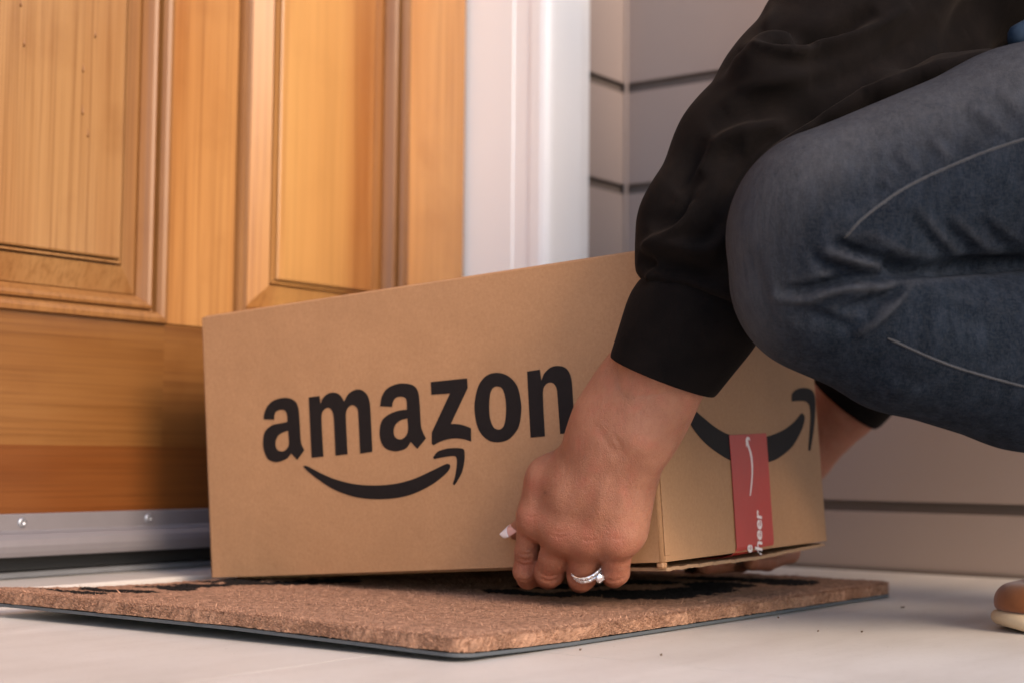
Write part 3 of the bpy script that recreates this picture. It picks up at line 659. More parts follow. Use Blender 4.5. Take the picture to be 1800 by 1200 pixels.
# ------------------------------------------------------------------ distance-field modelling
class SDF:
    def __init__(s, lo, hi, vox):
        s.lo = np.array(lo, float); s.vox = vox; s.n = np.ceil((np.array(hi)-s.lo)/vox).astype(int)+1
        s.F = np.full(s.n, .05, np.float32)
    def _sub(s, lo, hi):
        a = np.clip(np.floor((lo-s.lo)/s.vox).astype(int), 0, s.n); b = np.clip(np.ceil((hi-s.lo)/s.vox).astype(int)+1, 0, s.n)
        if (b <= a).any(): return None
        g = [s.lo[i]+s.vox*np.arange(a[i], b[i]) for i in range(3)]
        return tuple(slice(a[i], b[i]) for i in range(3)), g[0][:, None, None], g[1][None, :, None], g[2][None, None, :]
    def cap(s, a, b, ra, rb, k=.004, ax=None, flat=1., sub=False):
        a = np.array(a, float); b = np.array(b, float); R = max(ra, rb)+(k+3*s.vox+.004)/min(flat, 1)
        q = s._sub(np.minimum(a, b)-R, np.maximum(a, b)+R)
        if q is None: return
        sl, X, Y, Z = q; ab = b-a; L2 = max(ab@ab, 1e-12)
        t = np.clip(((X-a[0])*ab[0]+(Y-a[1])*ab[1]+(Z-a[2])*ab[2])/L2, 0, 1)
        dx = X-a[0]-t*ab[0]; dy = Y-a[1]-t*ab[1]; dz = Z-a[2]-t*ab[2]
        if ax is not None:
            ax = np.array(ax, float)/np.linalg.norm(ax); c = (dx*ax[0]+dy*ax[1]+dz*ax[2])*(1/flat-1)
            dx = dx+c*ax[0]; dy = dy+c*ax[1]; dz = dz+c*ax[2]
        d = (np.sqrt(dx*dx+dy*dy+dz*dz)-(ra+(rb-ra)*t))*(min(flat, 1) if ax is not None else 1)
        f = s.F[sl]
        if sub:
            h_ = np.clip(.5-.5*(f+d)/k, 0, 1); s.F[sl] = f+(-d-f)*h_+k*h_*(1-h_)
        else:
            h_ = np.clip(.5+.5*(f-d)/k, 0, 1); s.F[sl] = f+(d-f)*h_-k*h_*(1-h_)
    def disc(s, a, b, Ra, Rb, r, k=.003):     # level slab with a round rim: horizontal reach R, rim radius r
        a = np.array(a, float); b = np.array(b, float); q = s._sub(np.minimum(a, b)-max(Ra, Rb)-r-.008, np.maximum(a, b)+max(Ra, Rb)+r+.008)
        sl, X, Y, Z = q; ab = b-a; t = np.clip(((X-a[0])*ab[0]+(Y-a[1])*ab[1])/(ab[0]**2+ab[1]**2), 0, 1)
        rho = np.sqrt((X-a[0]-t*ab[0])**2+(Y-a[1]-t*ab[1])**2); z = Z-a[2]-t*ab[2]
        d = np.sqrt(np.maximum(rho-(Ra+(Rb-Ra)*t), 0)**2+z*z)-r
        f = s.F[sl]; h_ = np.clip(.5+.5*(f-d)/k, 0, 1); s.F[sl] = f+(d-f)*h_-k*h_*(1-h_)
    def cut(s, p, n, k=.003):       # removes the side n points to
        g = [s.lo[i]+s.vox*np.arange(s.n[i]) for i in range(3)]
        d = (g[0][:, None, None]-p[0])*n[0]+(g[1][None, :, None]-p[1])*n[1]+(g[2][None, None, :]-p[2])*n[2]
        f = s.F; h_ = np.clip(.5-.5*(f-d)/k, 0, 1); s.F = (f+(d-f)*h_+k*h_*(1-h_)).astype(np.float32)
    def mesh(s):
        F = s.F; S = F < 0
        c = [S[i:S.shape[0]-1+i, j:S.shape[1]-1+j, k:S.shape[2]-1+k] for i in (0, 1) for j in (0, 1) for k in (0, 1)]
        m_ = np.zeros(c[0].shape, np.uint8)
        for x in c: m_ += x
        act = np.argwhere((m_ > 0) & (m_ < 8)); N = len(act)
        ids = np.full(c[0].shape, -1, np.int32); ids[tuple(act.T)] = np.arange(N)
        cor = np.array([(i, j, k) for i in (0, 1) for j in (0, 1) for k in (0, 1)])
        vals = np.stack([F[tuple((act+o).T)] for o in cor], 1)
        pos = np.zeros((N, 3)); cnt = np.zeros(N)
        for a in range(8):
            for b in range(a+1, 8):
                d = cor[b]-cor[a]
                if abs(d).sum() != 1: continue
                va, vb = vals[:, a], vals[:, b]; x = (va < 0) != (vb < 0)
                t = np.where(x, va/np.where(x, va-vb, 1), 0)
                pos += np.where(x[:, None], cor[a]+t[:, None]*d, 0); cnt += x
        Vw = s.lo+s.vox*(act+pos/cnt[:, None])
        quads = []
        for ax in range(3):
            sl0 = [slice(None)]*3; sl1 = [slice(None)]*3; sl0[ax] = slice(0, -1); sl1[ax] = slice(1, None)
            s0 = S[tuple(sl0)]; s1 = S[tuple(sl1)]; e = np.argwhere(s0 != s1); o1, o2 = [k for k in range(3) if k != ax]
            ok = (e[:, o1] > 0) & (e[:, o2] > 0) & (e[:, o1] < S.shape[o1]-1) & (e[:, o2] < S.shape[o2]-1); e = e[ok]
            q = []
            for da, db in ((0, 0), (1, 0), (1, 1), (0, 1)):
                p = e.copy(); p[:, o1] -= da; p[:, o2] -= db; q.append(ids[tuple(p.T)])
            q = np.stack(q, 1); fl = s0[tuple(e.T)] ^ (ax == 1)
            q[~fl] = q[~fl][:, ::-1]; quads.append(q)
        Q = np.concatenate(quads); Q = Q[(Q >= 0).all(1)]
        return Vw, Q
def normals(V, Q):
    n = np.cross(V[Q[:, 2]]-V[Q[:, 0]], V[Q[:, 3]]-V[Q[:, 1]]); N = np.zeros_like(V)
    for k in range(4): np.add.at(N, Q[:, k], n)
    return N/np.maximum(np.linalg.norm(N, axis=1), 1e-12)[:, None]
def smooth(V, Q, it=3, lam=.5):
    E = np.concatenate([Q[:, [0, 1]], Q[:, [1, 2]], Q[:, [2, 3]], Q[:, [3, 0]]]); deg = np.bincount(E.ravel(), minlength=len(V)).astype(float)
    for _ in range(it):
        S_ = np.zeros_like(V)
        for k in range(3): S_[:, k] = np.bincount(E[:, 0], V[E[:, 1], k], len(V))+np.bincount(E[:, 1], V[E[:, 0], k], len(V))
        V = V+lam*(S_/np.maximum(deg, 1)[:, None]-V)
    return V
def polydist(x, y, pts):
    """distance from (x, y) to a polyline, signed side, and the position along it 0..1"""
    best = np.full(x.shape, 1e9); tb = np.zeros(x.shape); sg = np.zeros(x.shape); pts = [np.array(p, float) for p in pts]
    L = [np.linalg.norm(pts[i+1]-pts[i]) for i in range(len(pts)-1)]; T = sum(L); acc = 0
    for i in range(len(pts)-1):
        a = pts[i]; ab = pts[i+1]-a; t = np.clip(((x-a[0])*ab[0]+(y-a[1])*ab[1])/(L[i]**2), 0, 1)
        dx = x-a[0]-t*ab[0]; dy = y-a[1]-t*ab[1]; d = np.hypot(dx, dy); m_ = d < best
        best = np.where(m_, d, best); tb = np.where(m_, (acc+t*L[i])/T, tb); sg = np.where(m_, np.sign(ab[0]*dy-ab[1]*dx), sg); acc += L[i]
    return best, sg, tb
def folds(V, N, lines, zmax=9, gain=1.0, ww=1.1):
    """presses creases (negative) and raises ridges along lines laid over the cloth, front side only"""
    px, py, z = proj(V); view = V-CO; view /= np.linalg.norm(view, axis=1)[:, None]
    fr = np.clip(-(N*view).sum(1)*1.6, 0, 1)*(z < zmax); D = np.zeros(len(V))
    for amp, wd, pts in lines:
        bb = np.array(pts); m_ = (px > bb[:, 0].min()-4*wd) & (px < bb[:, 0].max()+4*wd) & (py > bb[:, 1].min()-4*wd) & (py < bb[:, 1].max()+4*wd)
        if not m_.any(): continue
        sp = [tuple(p) for p in spline(pts, 4)]
        d, sg, t = polydist(px[m_], py[m_], sp); env = np.clip(np.sin(np.clip(t, 0, 1)*math.pi), 0, 1)**.6
        D[m_] += amp*gain*np.exp(-(d/(wd*ww))**2)*env
    return V+N*(D*fr)[:, None]
def attr(me, name, vals):
    a = me.attributes.new(name, 'FLOAT', 'POINT'); a.data.foreach_set('value', np.asarray(vals, np.float32))

# ------------------------------------------------------------------ person
person = thing('person', (.62, 1.15, 0), 'crouching person in a black sweatshirt and blue jeans lifting the box with both hands', 'person')
px2m = lambda r, d: r*d/FPX
def FP(px, py, off): return hit(px, py, A+LN*off, LN)       # point in front of the long printed face
# ---- near hand and forearm
lo = np.array([.015, .90, .008]); hi = np.array([.30, 1.16, .40])
G = SDF((.0, .915, .012), (.165, 1.075, .215), .00085)
def hp(px, py, off): return FP(px, py, off)
def dist(p): return (p-CO)@CF
def cp(S, p, q, r0, r1, k=.004, **kw): S.cap(p, q, px2m(r0, dist(p)), px2m(r1, dist(q)), k, **kw)
NRM = LN
# forearm, flattened a little along the view
fa0, fa1, fa2 = P(1186, 610, .985), P(1124, 708, .995), hp(1088, 776, .030)
cp(G, fa0, fa1, 85, 74, .010, ax=NRM, flat=.78); cp(G, fa1, fa2, 74, 64, .024, ax=NRM, flat=.68); cp(G, fa2, hp(1066, 830, .028), 62, 62, .022, ax=NRM, flat=.62)
cp(G, hp(1058, 752, .034), hp(1046, 776, .032), 34, 32, .022)                 # radial side of the wrist
cp(G, hp(1124, 768, .040), hp(1120, 782, .036), 26, 26, .014)                 # bump of the ulna
K = .011
mc = [((1062, 790, .031), (951, 905, .029), 38, 25), ((1072, 790, .034), (991, 932, .034), 40, 25), ((1082, 795, .034), (1040, 943, .033), 40, 25), ((1096, 800, .030), (1089, 945, .029), 40, 25)]
for a, b, r0, r1 in mc: cp(G, hp(*a), hp(*b), r0, r1, K)
cp(G, hp(1055, 785, .022), hp(968, 838, .020), 38, 32, .012)              # first metacarpal / web
cp(G, hp(970, 842, .020), hp(957, 885, .020), 34, 30, .014); cp(G, hp(962, 855, .024), hp(948, 900, .026), 30, 25, .014)
cp(G, hp(952, 880, .016), hp(945, 915, .014), 24, 18, .008)               # thumb going behind the index finger
cp(G, hp(1110, 815, .020), hp(1101, 915, .020), 34, 29, .014)              # edge of the hand
cp(G, hp(1085, 800, .022), hp(1070, 920, .022), 44, 44, .012)
cp(G, hp(1020, 850, .024), hp(1010, 910, .024), 50, 44, .012)
cp(G, hp(985, 925, .028), hp(1085, 940, .026), 30, 30, .010); cp(G, hp(1006, 952, .024), hp(1078, 955, .022), 24, 24, .008); cp(G, hp(1109, 840, .024), hp(1103, 930, .024), 34, 29, .012); cp(G, hp(1010, 870, .030), hp(1075, 880, .030), 42, 42, .012)
cp(G, hp(950, 920, .0285), hp(1015, 940, .030), 27, 27, .012); cp(G, hp(1015, 940, .030), hp(1082, 940, .0275), 28, 26, .012)
# knuckles
for (x, y, o, r) in ((934, 908, .031, 15), (984, 938, .036, 15), (1034, 950, .0355, 14), (1084, 951, .0305, 14)):
    p = hp(x, y, o); cp(G, p, p+np.array([0, 0, -.002]), r, r, .010)
# fingers: proximal piece down to the bend, then curling under the box
def finger(mcp, pip, r0, r1, mid, tip, rm, rt, k=.0032):
    a, b, c, d = mcp, pip, mid, tip
    G2 = SDF((.0, .915, .012), (.165, 1.075, .215), .00085)
    cp(G2, a, b*.6+a*.4, r0, (r0*.45+r1*.55)*.97, .003); cp(G2, b*.6+a*.4, b, (r0*.45+r1*.55)*.97, r1, .003)
    cp(G2, b, b*.45+c*.55, r1, rm*.98, .003); cp(G2, b*.45+c*.55, c, rm*.98, rm, .003); cp(G2, c, c*.5+d*.5, rm, rm*.92, .003); cp(G2, c*.5+d*.5, d, rm*.92, rt, .003)
    f, g = G.F, G2.F; kk = k; h_ = np.clip(.5+.5*(f-g)/kk, 0, 1); G.F = f+(g-f)*h_-kk*h_*(1-h_)
UN = -LN          # away from the camera, under the box
def under(px, py, off, inn, down):
    return FP(px, py, off)+UN*inn-np.array([0, 0, down])
FI = [((933, 915, .028), (922, 1003, .018), 24, 19.5, 18, 14),
      ((985, 940, .033), (966, 1005, .019), 28, 25.5, 22, 17),
      ((1034, 952, .032), (1023, 1011, .017), 27, 25.5, 22, 17),
      ((1085, 950, .028), (1082, 1004, .017), 26, 24, 20, 15)]
for i, (a, b, r0, r1, rm, rt) in enumerate(FI):
    pa, pb = hp(*a), hp(*b)
    if i == 0: c = under(922, 1014, .012, .004, .001); d = under(928, 1010, .0, .020, .001)
    else:
        vd = pb-CO; vd[2] = 0; vd /= np.linalg.norm(vd); c = pb+vd*.024+np.array([-.001, 0, -.0042]); d = c+vd*.018+np.array([0, 0, .0005])
    finger(pa, pb, r0, r1, c, d, rm, rt, .0030 if i else .0028)
# thumb tip lying on the face, pointing left and down
tb0, tb1, tb2 = hp(955, 900, .014), hp(930, 917, .0115), hp(906, 933, .0085)
cp(G, tb0, tb1, 24, 20, .004); cp(G, tb1, tb2, 20, 15, .003)
HV, HQ = G.mesh(); HV = smooth(HV, HQ, 4, .5)
HNn = normals(HV, HQ)
hl = [(-.0004, 7, [(1048, 752), (1062, 772), (1082, 795), (1100, 806)]), (-.0004, 4, [(1078, 760), (1088, 778), (1098, 800)]), (-.0003, 6, [(1035, 735), (1058, 760), (1070, 782)]),
      (.0004, 9, [(1060, 800), (1030, 850), (990, 925)]), (.0004, 9, [(1075, 805), (1060, 860), (1040, 940)]), (.0003, 9, [(1045, 800), (985, 860), (945, 900)]), (.0003, 9, [(1090, 810), (1092, 870), (1086, 940)]),
      (-.0004, 12, [(1010, 860), (975, 905), (955, 940)]), (-.0004, 12, [(1045, 860), (1018, 910), (1006, 950)]), (-.0004, 12, [(1078, 860), (1068, 910), (1060, 950)]),
      (-.0007, 3, [(905, 976), (920, 984), (938, 982)]), (-.0006, 3, [(904, 985), (920, 993), (938, 991)]), (-.0005, 2.5, [(907, 968), (922, 974), (938, 972)]), (-.0007, 2.5, [(908, 1016), (922, 1021), (936, 1016)]),
      (-.0006, 2.5, [(944, 1013), (966, 1021), (986, 1014)]), (-.0005, 2.5, [(946, 1006), (966, 1013), (987, 1006)]), (-.0006, 2.5, [(1058, 1015), (1080, 1021), (1100, 1013)]), (-.0005, 2.5, [(1000, 1030), (1018, 1034), (1038, 1029)]),
      (-.0004, 2.2, [(970, 930), (985, 935), (1000, 930)]), (-.0004, 2.2, [(968, 938), (985, 943), (1002, 938)]), (-.0004, 2.2, [(1020, 946), (1036, 950), (1050, 946)]), (-.0004, 2.2, [(922, 904), (934, 908), (944, 905)]), (-.0004, 2.2, [(1074, 944), (1086, 948), (1098, 944)])]
HV = folds(HV, HNn, hl)
def redness(V):
    px, py, z = proj(V); r = np.zeros(len(V))
    for x, y, w_ in ((934, 912, 22), (985, 945, 24), (1036, 955, 22), (1087, 955, 22), (922, 990, 20), (966, 1012, 22), (1022, 1020, 24), (1080, 1010, 22), (935, 850, 18)): r = np.maximum(r, np.exp(-((px-x)**2+(py-y)**2)/w_**2))
    r = np.maximum(r, .55*np.clip((py-900)/90, 0, 1)*(px < 1115))
    return r, np.exp(-((px-958)**2+(py-865)**2)/3.4**2)*.8
# ---- far hand: behind the box, finger tips showing below it
G3 = SDF((.14, 1.13, .0), (.42, 1.52, .30), .0020)
def BP(u, v, zz): return A-EX*u+EY*v+EZ*zz
fw = P(1405, 800, 1.40); fe = P(1484, 708, 1.385); ff = P(1600, 560, 1.36)
G3.cap(fw, fe, .026, .031, .006); G3.cap(fe, ff, .031, .036, .006)
pk = BP(.095, BW+.030, .045)
G3.cap(fw, pk, .024, .030, .014)
for i, (u, v1) in enumerate(((.040, .225), (.062, .188), (.084, .180), (.106, .190))):
    kn = BP(u, BW+.018, .020); pp = BP(u, BW+.014, -.008); mm = BP(u, BW-.030, -.0125); tp = BP(u, v1, -.0118)
    G3.cap(pk+(-EX*(u-.073))*.7, kn, .017, .0105, .006); G3.cap(kn, pp, .0105, .0095, .003); G3.cap(pp, mm, .0095, .0082, .003); G3.cap(mm, tp, .0082, .0070, .003)
G3.cap(BP(.11, BW+.03, .05), BP(.165, BW+.014, .075), .014, .009, .008)
FV, FQ = G3.mesh(); FV = smooth(FV, FQ, 2)
# ---- hidden rest of the body, one coarse continuous skin inside the clothes
G4 = SDF((.02, .70, .02), (.98, 1.60, 1.02), .0072)
EL = P(1430, 165, 1.03); EL2 = P(1490, 50, 1.05); EL3 = P(1600, -140, 1.07); SHL = np.array([.42, 1.05, .62]); SHR = np.array([.48, 1.36, .64]); HIPL = P(2560, 130, 1.0); HIPR = HIPL+np.array([.03, .14, 0])
NECK = np.array([.44, 1.22, .68])
KN = P(1440, 430, .90); ANK = P(2350, 780, .985); KR = P(1610, 425, 1.055); ANR = P(2380, 790, 1.09)
ELR = np.array([.40, 1.36, .36])
for a, b, r0, r1 in ((fa1, fa0, .026, .028), (fa0, EL, .026, .026), (EL, EL2, .026, .026), (EL2, EL3, .026, .03), (EL3, SHL, .03, .044), (ff, ELR, .034, .036), (fe, ff, .028, .034), (ELR, SHR, .036, .046), (SHL, NECK, .05, .05), (SHR, NECK, .05, .05), (NECK, (.60, 1.17, .42), .08, .085), ((.60, 1.17, .42), HIPL, .075, .06), ((.60, 1.17, .42), HIPR, .075, .06),
                     (P(1463, 388, .905), P(1800, 260, .935), .028, .036), (P(1800, 260, .935), P(2560, 75, .98), .036, .055), (P(1445, 388, .905), P(1440, 512, .905), .024, .024), (P(1452, 520, .905), P(1800, 640, .930), .026, .032), (P(1800, 640, .930), P(2350, 790, .975), .032, .022), (KR, HIPR, .036, .055), (KR, ANR, .032, .024), (NECK, (.41, 1.22, .77), .048, .044)):
    G4.cap(a, b, r0, r1, .02)
HC = np.array([.37, 1.22, .86])
G4.cap(HC+[.02, 0, .02], HC+[-.005, 0, .0], .088, .080, .02); G4.cap(HC+[-.04, 0, -.03], HC+[-.045, 0, -.055], .045, .03, .02)
G4.cap(HC+[-.085, 0, -.01], HC+[-.098, 0, -.025], .008, .011, .012)
for sy in (-1, 1):
    G4.cap(HC+[.01, sy*.078, 0], HC+[.01, sy*.086, -.02], .012, .012, .006)
    G4.cap(HC+[-.080, sy*.03, .002], HC+[-.080, sy*.03, .002], .010, .010, .004, sub=True)
G4.cap(HC+[-.082, -.02, -.058], HC+[-.082, .02, -.058], .004, .004, .004, sub=True)
DV, DQ = G4.mesh(); DV = smooth(DV, DQ, 2)
allV = np.concatenate([HV, FV, DV]); allQ = np.concatenate([HQ, FQ+len(HV), DQ+len(HV)+len(FV)])
bodyo = mk('body', allV, allQ, M_skin, person, True)
rd, mo = redness(HV); z0 = np.zeros(len(FV)+len(DV)); attr(bodyo.data, 'redness', np.r_[rd, np.full(len(FV), .55), z0[len(FV):]]); attr(bodyo.data, 'mole', np.r_[mo, z0])
hbvh = BVHTree.FromPolygons([tuple(v) for v in HV], HQ.tolist())
def on(bvh, px, py, off=0.0, default=1.0):
    h_ = bvh.ray_cast(Vector(CO), Vector(ray(px, py)/np.linalg.norm(ray(px, py))))
    if h_[0] is None: return P(px, py, default), np.array(-ray(px, py)), False
    return np.array(h_[0])+np.array(h_[1])*off, np.array(h_[1]), True
# hair of the head, far above the frame
G5 = SDF((.22, 1.08, .70), (.54, 1.36, 1.0), .006); G5.cap(HC+[.03, 0, .03], HC+[.02, 0, .02], .098, .092, .02); G5.cap(HC+[.08, 0, 0], HC+[.12, 0, -.10], .05, .02, .03)
G5.cut(HC+np.array([-.045, 0, .03]), np.array([-.85, 0, -.5]), .01)
v, q = G5.mesh(); mk('hair', smooth(v, q, 2), q, M_hair, person, True)
# thumb nail
def nail(c0, c1, half, lift, t0, t1, mat, nm, up):
    c0, c1 = np.array(c0), np.array(c1); ax = c1-c0; L = np.linalg.norm(ax); ax /= L; sd = np.cross(ax, up); sd /= np.linalg.norm(sd); upn = np.cross(sd, ax)
    V = []; nu_, nv_ = 14, 12
    for i in range(nu_+1):
        t = t0+(t1-t0)*i/nu_; wv = half*min(1, .90+.1*math.sin(t*3))*(1 if t < .52 else math.sqrt(max(0.003, 1-((t-.52)/.502)**2)))
        for j in range(nv_+1):
            a = (j/nv_*2-1); V.append(c0+ax*L*t+sd*wv*a+upn*(lift-half*.42*a*a-.0006*(1-min(1, t*4))))
    F = [(i*(nv_+1)+j, (i+1)*(nv_+1)+j, (i+1)*(nv_+1)+j+1, i*(nv_+1)+j+1) for i in range(nu_) for j in range(nv_)]
    o = mk(nm, V, F, mat, bodyo, True); md = o.modifiers.new('t', 'SOLIDIFY'); md.thickness = .0005; md.offset = -1; return o
nup = LN*.75+np.array([-.20, 0, .55]); nup /= np.linalg.norm(nup)
n0, n1 = hp(922, 922, .0115), hp(889, 943, .0085)
nail(n0, n1, .0050, .0046, 0, .66, M_nailp, 'thumbnail', nup)
nail(n0, n1, .0050, .0047, .64, 1.02, M_nailw, 'nail_tip', nup)
# ---- rings
def ring_obj(label, off, solitaire):
    c = np.array(on(hbvh, 1022, 1004)[0])+UN*.0085+np.array([0, 0, .0015]); axd = UN*.66+np.array([0.05, 0, -.75]); axd /= np.linalg.norm(axd)
    c = c+axd*off; xx = np.cross(axd, [0, 0, 1.]); xx = CR-axd*(CR@axd); xx /= np.linalg.norm(xx); yy = np.cross(axd, xx)
    if yy[1] > 0: yy = -yy
    R = .0101
    t = thing('ring', c, label, 'ring')
    V = []; F = []; n, mseg = 56, 10
    for i in range(n):
        q = 2*math.pi*i/n; rd_ = math.cos(q)*xx+math.sin(q)*yy
        for j in range(mseg):
            p_ = 2*math.pi*j/mseg; V.append(c+rd_*(R+.0006*math.cos(p_))+axd*.00085*math.sin(p_))
    for i in range(n):
        for j in range(mseg): F.append((i*mseg+j, ((i+1) % n)*mseg+j, ((i+1) % n)*mseg+(j+1) % mseg, i*mseg+(j+1) % mseg))
    mk('band', V, F, M_gold, t, True)
    def gem(cen, nz, r, mb, deep=1.2):
        a = np.cross(nz, [.3, .2, .9]); a /= np.linalg.norm(a); b = np.cross(nz, a); V = []; k_ = 8
        for q in range(k_): V.append(cen+r*.55*(math.cos((q+.5)*2*math.pi/k_)*a+math.sin((q+.5)*2*math.pi/k_)*b)+nz*r*.38)
        for q in range(k_): V.append(cen+r*(math.cos(q*2*math.pi/k_)*a+math.sin(q*2*math.pi/k_)*b))
        V.append(cen-nz*r*deep*.7)
        F = [tuple(range(k_))]
        for q in range(k_):
            q2 = (q+1) % k_; F += [(q, k_+q, k_+q2), (q, k_+q2, q2), (k_+q, 2*k_, k_+q2)]
        mb.add(V, F)
    mb = MB(); mbb = MB()
    for i in range(20):
        q = math.radians(-20)+i*2*math.pi/20; rd_ = math.cos(q)*xx+math.sin(q)*yy
        gem(c+rd_*(R+.0009), rd_, .00112, mb)
        q3 = q+math.pi/20; r3 = math.cos(q3)*xx+math.sin(q3)*yy
        for s_ in (-1, 1):
            v, f = tube([c+r3*(R+.0002)+axd*.0006*s_, c+r3*(R+.0011)+axd*.0006*s_], [.00026, .00034], 6); mbb.add(v, f)
    mb.build('small_diamonds', mdi, t, kind='stuff'); mbb.build('bead_prongs', M_gold, t, True, kind='stuff')
    if solitaire:
        q = math.radians(58); rd_ = math.cos(q)*xx+math.sin(q)*yy; cen = c+rd_*(R+.0036); m3 = MB(); gem(cen, rd_, .0031, m3, 1.3); m3.build('diamond', mdi, t)
        a = np.cross(rd_, axd); m4 = MB()
        for sa_, sb_ in ((1, 1), (1, -1), (-1, 1), (-1, -1)):
            e = (a*sa_+axd*sb_)/math.sqrt(2)
            v, f = tube([c+rd_*(R+.0002), cen+e*.0022-rd_*.0014, cen+e*.0027+rd_*.0006, cen+e*.0023+rd_*.0011], [.00045, .0004, .00036, .0003], 7); m4.add(v, f)
        m4.build('prongs', M_gold, t, True)
    return t
ring_obj('upper band of small diamonds on the ring finger with no large stone', -.0014, False)
ring_obj('lower diamond ring with a large raised solitaire stone on the ring finger', .0013, True)
# ---- sweatshirt
G6 = SDF((.04, .88, .10), (.56, 1.34, .50), .0022)
sleeve = [((1212, 575), 108, .985), ((1236, 490), 114, .985), ((1250, 405), 127, .990), ((1322, 280), 138, 1.005), ((1412, 175), 150, 1.030), ((1480, 60), 136, 1.050), ((1600, -140), 150, 1.07), ((1760, -400), 175, 1.08)]
for (p0, r0, d0), (p1, r1, d1) in zip(sleeve, sleeve[1:]):
    G6.cap(P(*p0, d0), P(*p1, d1), px2m(r0, d0), px2m(r1, d1), .012, ax=LN, flat=.88)
G6.cap(P(1360, 110, .985), P(1350, 130, .985), px2m(56, 1), px2m(66, 1), .010)
# front of the sweatshirt hanging over the thighs
G6.cap(P(1590, 30, 1.14), P(1910, -200, 1.14), px2m(140, 1.14), px2m(150, 1.14), .03); G6.cap(P(1450, 230, 1.03), P(1640, 130, 1.10), px2m(110, 1), px2m(95, 1.05), .03)
G6.cap(P(1600, -60, 1.16), P(2000, -500, 1.2), .06, .08, .03)
# drape of cloth that runs along the top of the thigh
dr = [(1312, 400), (1322, 350), (1352, 300), (1400, 258), (1470, 222), (1560, 178), (1650, 140), (1730, 112)]
for a, b in zip(dr, dr[1:]): G6.cap(P(a[0], a[1]-2, .965), P(b[0], b[1]-2, .965), px2m(17, .96), px2m(17, .96), .014)
for a, b in zip(dr, dr[1:]): G6.cap(P(a[0]+15, a[1]+5, .985), P(b[0]+8, b[1]+10, .985), px2m(36, .96), px2m(36, .96), .02)
hemc = P(1164, 662, .985); seamc = P(1229, 541, .985); axv = hemc-seamc; axv /= np.linalg.norm(axv)
G6.cut(seamc+axv*.001, axv, .006)
SV, SQ = G6.mesh(); SV = smooth(SV, SQ, 4); SN = normals(SV, SQ)
sf = [(.0045, 9, [(1125, 442), (1160, 420), (1190, 404), (1208, 380), (1214, 350)]), (-.0055, 15, [(1150, 405), (1190, 372), (1205, 330), (1230, 300)]), (-.0035, 15, [(1205, 425), (1250, 410), (1270, 380)]),
      (.0045, 10, [(1130, 440), (1180, 432), (1230, 442), (1260, 430), (1280, 395), (1300, 355)]), (-.0065, 14, [(1150, 462), (1200, 470), (1250, 478), (1290, 460)]), (-.0045, 10, [(1122, 456), (1140, 462), (1152, 480)]), (.0035, 7, [(1140, 500), (1146, 478), (1160, 462)]),
      (-.0045, 12, [(1175, 492), (1220, 515), (1290, 545), (1330, 560)]), (.0020, 9, [(1150, 480), (1220, 500), (1300, 535)]), (-.0035, 4, [(1115, 489), (1180, 512), (1260, 545), (1345, 578)]),
      (.0070, 11, [(1302, 95), (1330, 84), (1370, 90), (1430, 88), (1490, 72), (1545, 45), (1600, 8)]), (-.0095, 14, [(1335, 62), (1375, 66), (1430, 64), (1490, 46), (1540, 18)]), (.0030, 10, [(1345, 70), (1352, 40), (1362, 5)]),
      (-.0040, 20, [(1250, 235), (1310, 205), (1370, 190), (1440, 190)]), (.0035, 16, [(1270, 190), (1330, 150), (1400, 135), (1480, 125)]), (-.0050, 22, [(1180, 330), (1240, 275), (1310, 262)]), (-.0045, 18, [(1420, 150), (1500, 130), (1580, 90), (1650, 40)]),
      (.0030, 16, [(1440, 205), (1530, 160), (1620, 115), (1700, 60)]), (.0030, 14, [(1180, 350), (1225, 290), (1290, 235), (1330, 210)])]
sf += [(.0050, 9, [(1288, 405), (1304, 352), (1334, 298), (1385, 250), (1455, 210), (1545, 166), (1640, 128), (1730, 92)]), (-.0055, 12, [(1262, 400), (1282, 338), (1318, 278), (1375, 228), (1450, 186), (1540, 144), (1640, 104)]),
       (.0030, 12, [(1228, 300), (1262, 250), (1330, 222), (1400, 215)]), (-.0030, 12, [(1140, 400), (1165, 350), (1205, 290), (1240, 245)])]
SV = folds(SV, SN, sf, gain=1.6, ww=1.15)
sh_main = (SV, SQ)
G7 = SDF((.10, .80, .20), (.86, 1.56, .78), .0075)
BEL = np.array([.60, 1.16, .42])
for a, b, r0, r1 in ((P(1600, -140, 1.07), SHL, .056, .068), (SHL, NECK, .066, .072), (SHR, NECK, .066, .072), (NECK-[0, 0, .03], BEL, .105, .115), (SHR, ELR, .066, .056), (ELR, P(1560, 610, 1.365), .056, .042), (P(1560, 610, 1.365), P(1500, 690, 1.383), .042, .036), (np.array([.38, 1.2, .50]), np.array([.5, 1.2, .60]), .07, .09)):
    G7.cap(a, b, r0, r1, .03)
G7.cut(P(1489, 703, 1.385), (lambda v: v/np.linalg.norm(v))(fw-fe), .004)
v, q = G7.mesh(); v = smooth(v, q, 3); v = v[:, :]
keep = None
SVa = np.concatenate([SV, v]); SQa = np.concatenate([SQ, q+len(SV)])
sweat = mk('sweatshirt', SVa, SQa, M_black, person, True)
